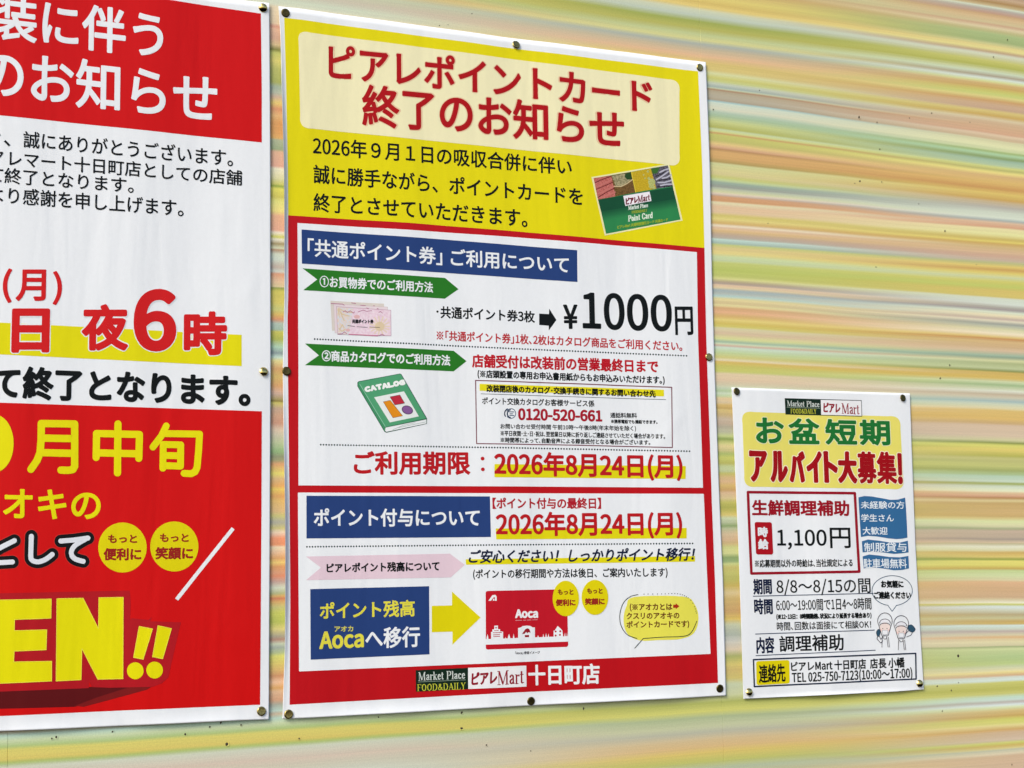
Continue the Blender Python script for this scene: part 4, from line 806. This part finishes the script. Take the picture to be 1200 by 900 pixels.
# speech balloon and the two kitchen workers
sb = strokes(SP, "speech_bubble", [arc(1045.9,692.2,23.6,17.6,102,438 - 360 + 360 - 12,44)[::-1] and arc(1045.9,692.2,23.6,17.6,-258,78,48), m(290,376,243,440,198,376)], .8, (60, 88, 108), 2)
T(SP, "お気軽に", (1032.8, 680.1, 689, 1059.2, 680.1, 689), BLACK, .42, 2, sb, fit='ink')
T(SP, "ご連絡ください", (1024.6, 693.2, 701.9, 1068.2, 693.2, 701.9), BLACK, .42, 2, sb, fit='ink')
INKC = (52, 48, 62)
def worker(hx, hy, hw, hh, arm, glove, wave):
    o1 = arc(hx, hy, hw, hh, 150, 390, 26)
    i = Ink(); i.poly(arc(hx, hy + 8, hw * .72, hh * .66, 0, 360, 24)); face = i.lay(SP, "worker_picture", (238, 220, 212), 2)
    i = Ink(); i.poly(arc(hx, hy + 2, hw * .76, hh * .42, 180, 360, 16)); i.lay(SP, "cap", (236, 236, 240), 2.5, face)
    strokes(SP, "drawn_outline", [o1 + [(hx + hw * .45, hy + 17)], [o1[0], (hx - hw * .45, hy + 17)], arc(hx, hy + 3, hw * .76, hh * .55, 182, 358, 14), arc(hx, hy + 5.5, hw * .72, hh * .3, 190, 350, 10)], .75, INKC, 3, face)
    i = Ink(); i.disc(hx - 2.6, hy + 9, .55); i.disc(hx + 2.4, hy + 9, .55); i.lay(SP, "eyes", (50, 40, 46), 3, face)
    i = Ink(); i.disc(hx - 4.3, hy + 10.6, 1); i.disc(hx + 4.3, hy + 10.6, 1); i.lay(SP, "cheeks", (236, 204, 198), 2.6, face)
    mk = [(hx - 3.2, hy + 11), (hx + 3.2, hy + 11), (hx + 3, hy + 16), (hx - 2.8, hy + 16.2)]
    i = Ink(); i.poly(mk); i.lay(SP, "face_mask", (238, 240, 242), 3.2, face)
    strokes(SP, "drawn_outline", [mk + mk[:1]], .4, (150, 150, 160), 3.8, face)
    y0 = hy + 18
    strokes(SP, "drawn_outline", [[(hx - 3, y0), (hx - 3.6, y0 + 13)], [(hx + 4, y0 + 1), (hx + 5.2, y0 + 13)], [(hx + 2, y0), (hx + 3.6, y0 + 13)], arc(hx, y0 + 1, 2, 2.4, 0, 180, 8), [(hx - 3.5, y0 - .5), (hx + 3.6, y0 - .5)]], .65, INKC, 3, face)
    strokes(SP, "drawn_outline", arm, .7, INKC, 3, face)
    i = Ink(); i.poly(spline(glove, 4, True)); i.lay(SP, "glove", (48, 82, 104), 3, face)
    strokes(SP, "drawn_outline", [spline(glove, 4, True) + glove[:1]], .5, (30, 46, 60), 3.6, face)
worker(1037.2, 727.6, 8.4, 9.4, [m(80,720,75,745,118,792,140,765), m(100,715,118,752,145,715)], m(82,645,100,640,110,670,100,715,80,715,68,675), 0)
worker(1056.2, 730.8, 8.6, 9.4, [m(468,675,450,705,400,725), m(430,650,400,680,385,690)], m(425,600,460,590,500,635,480,668,450,668,420,640), 1)

# ---------------------------------------------------------------- thumbtacks
BRIGHT = brass("bright_brass", (226, 204, 130), .14); AGED = brass("aged_brass", (172, 154, 96), .24); DARK = brass("tarnished_brass", (104, 92, 54), .42)
def tack_mesh(prof, n=28):
    v, f = [], []
    for rr, hh in prof: v += [(rr * math.cos(k * 2 * math.pi / n) / 1000, -hh / 1000, rr * math.sin(k * 2 * math.pi / n) / 1000) for k in range(n)]
    for j in range(len(prof) - 1):
        for k in range(n): a, b = j * n + k, j * n + (k + 1) % n; f.append((a, b, b + n, a + n))
    f.append(tuple(reversed(range(n)))); f.append(tuple((len(prof) - 1) * n + k for k in range(n)))
    return v, f
HEAD = tack_mesh([(1.6, .78), (3.3, .8), (3.9, .9), (4.35, .84), (4.85, .5), (5.15, .1), (5.2, -.1), (5.0, -.22), (1.0, -.15)])
DOME = tack_mesh([(.7, 2.0), (1.8, 1.85), (2.9, 1.5), (3.9, .95), (4.6, .45), (5.0, .1), (5.05, -.1), (4.9, -.22), (1.0, -.15)])
SPIKE = tack_mesh([(.6, -.1), (.55, -2.6), (.5, -6.0), (.08, -7.6)], 10)
def tack(po, px, py, mat, tilt, roll, label, hang=1.0, sc=1.0):
    X, Y = P(px, py, po.base + .0012); z = po.z(X, Y)
    t = bpy.data.objects.new("thumbtack", None); COL.objects.link(t); t.empty_display_size = .01
    t.location = B(X, Y, z + .00035 * hang + math.sin(math.radians(abs(tilt))) * .0046)
    t.rotation_euler = Matrix.Rotation(math.radians(roll), 4, 'Y').to_euler()
    t.rotation_euler = (Matrix.Rotation(math.radians(roll), 3, 'Y') @ Matrix.Rotation(math.radians(tilt), 3, 'X') @ Matrix.Rotation(math.radians(-roll), 3, 'Y')).to_euler()
    t.scale = (sc * 1.02,) * 3
    put(t, label, "thumbtack", "brass thumbtacks pinning up the posters")
    for nm, (v, f) in (("head", DOME if mat is BRIGHT else HEAD), ("spike", SPIKE)):
        me = TM.get((nm, mat.name))
        if not me:
            me = bpy.data.meshes.new(nm); me.from_pydata(v, [], f); me.materials.append(mat); me.polygons.foreach_set('use_smooth', [True] * len(me.polygons)); me.update(); TM[(nm, mat.name)] = me
            bm = bmesh.new(); bm.from_mesh(me); bmesh.ops.recalc_face_normals(bm, faces=bm.faces); bm.to_mesh(me); bm.free()
        o = bpy.data.objects.new(nm, me); COL.objects.link(o); o.parent = t
TM = {}
tack(LP, 308, 9.2, BRIGHT, 14, 40, "bright brass thumbtack in the top right corner of the red and white poster")
tack(LP, 308.9, 435.2, BRIGHT, 12, 200, "bright brass thumbtack halfway down the right edge of the red and white poster")
tack(LP, 306.4, 833.4, AGED, 6, 180, "brass thumbtack in the bottom right corner of the red and white poster")
tack(MP, 334.5, 15.2, DARK, 3, 0, "nearly black tarnished thumbtack in the top left corner of the large middle poster")
tack(MP, 605, 52, AGED, 12, 170, "shiny dark brass thumbtack at the middle of the large poster's top edge")
tack(MP, 820.4, 79, AGED, 2, 0, "dull olive brass thumbtack in the top right corner of the large middle poster")
tack(MP, 335.9, 434.7, DARK, 7, 150, "dull brown thumbtack halfway down the left edge of the large middle poster")
tack(MP, 831.3, 418.4, AGED, 5, 130, "brass thumbtack halfway down the right edge of the large middle poster")
tack(MP, 338.3, 837, AGED, 5, 120, "brass thumbtack in the bottom left corner of the large middle poster", 1.6)
tack(MP, 622.7, 821.8, DARK, 4, 0, "tarnished thumbtack at the middle of the large poster's bottom edge")
tack(MP, 844.1, 806.9, DARK, 4, 20, "tarnished thumbtack in the bottom right corner of the large middle poster")
tack(SP, 863.4, 458.6, DARK, 8, 200, "tarnished thumbtack in the top left corner of the small white poster", sc=.95)
tack(SP, 1058, 466.3, DARK, 9, 210, "tarnished thumbtack in the top right corner of the small white poster", sc=.95)
tack(SP, 877.8, 810.8, BRIGHT, 13, 160, "shiny brass thumbtack in the bottom left corner of the small white poster", sc=.97)
tack(SP, 1077.7, 800.8, BRIGHT, 14, 130, "shiny brass thumbtack in the bottom right corner of the small white poster", sc=.97)
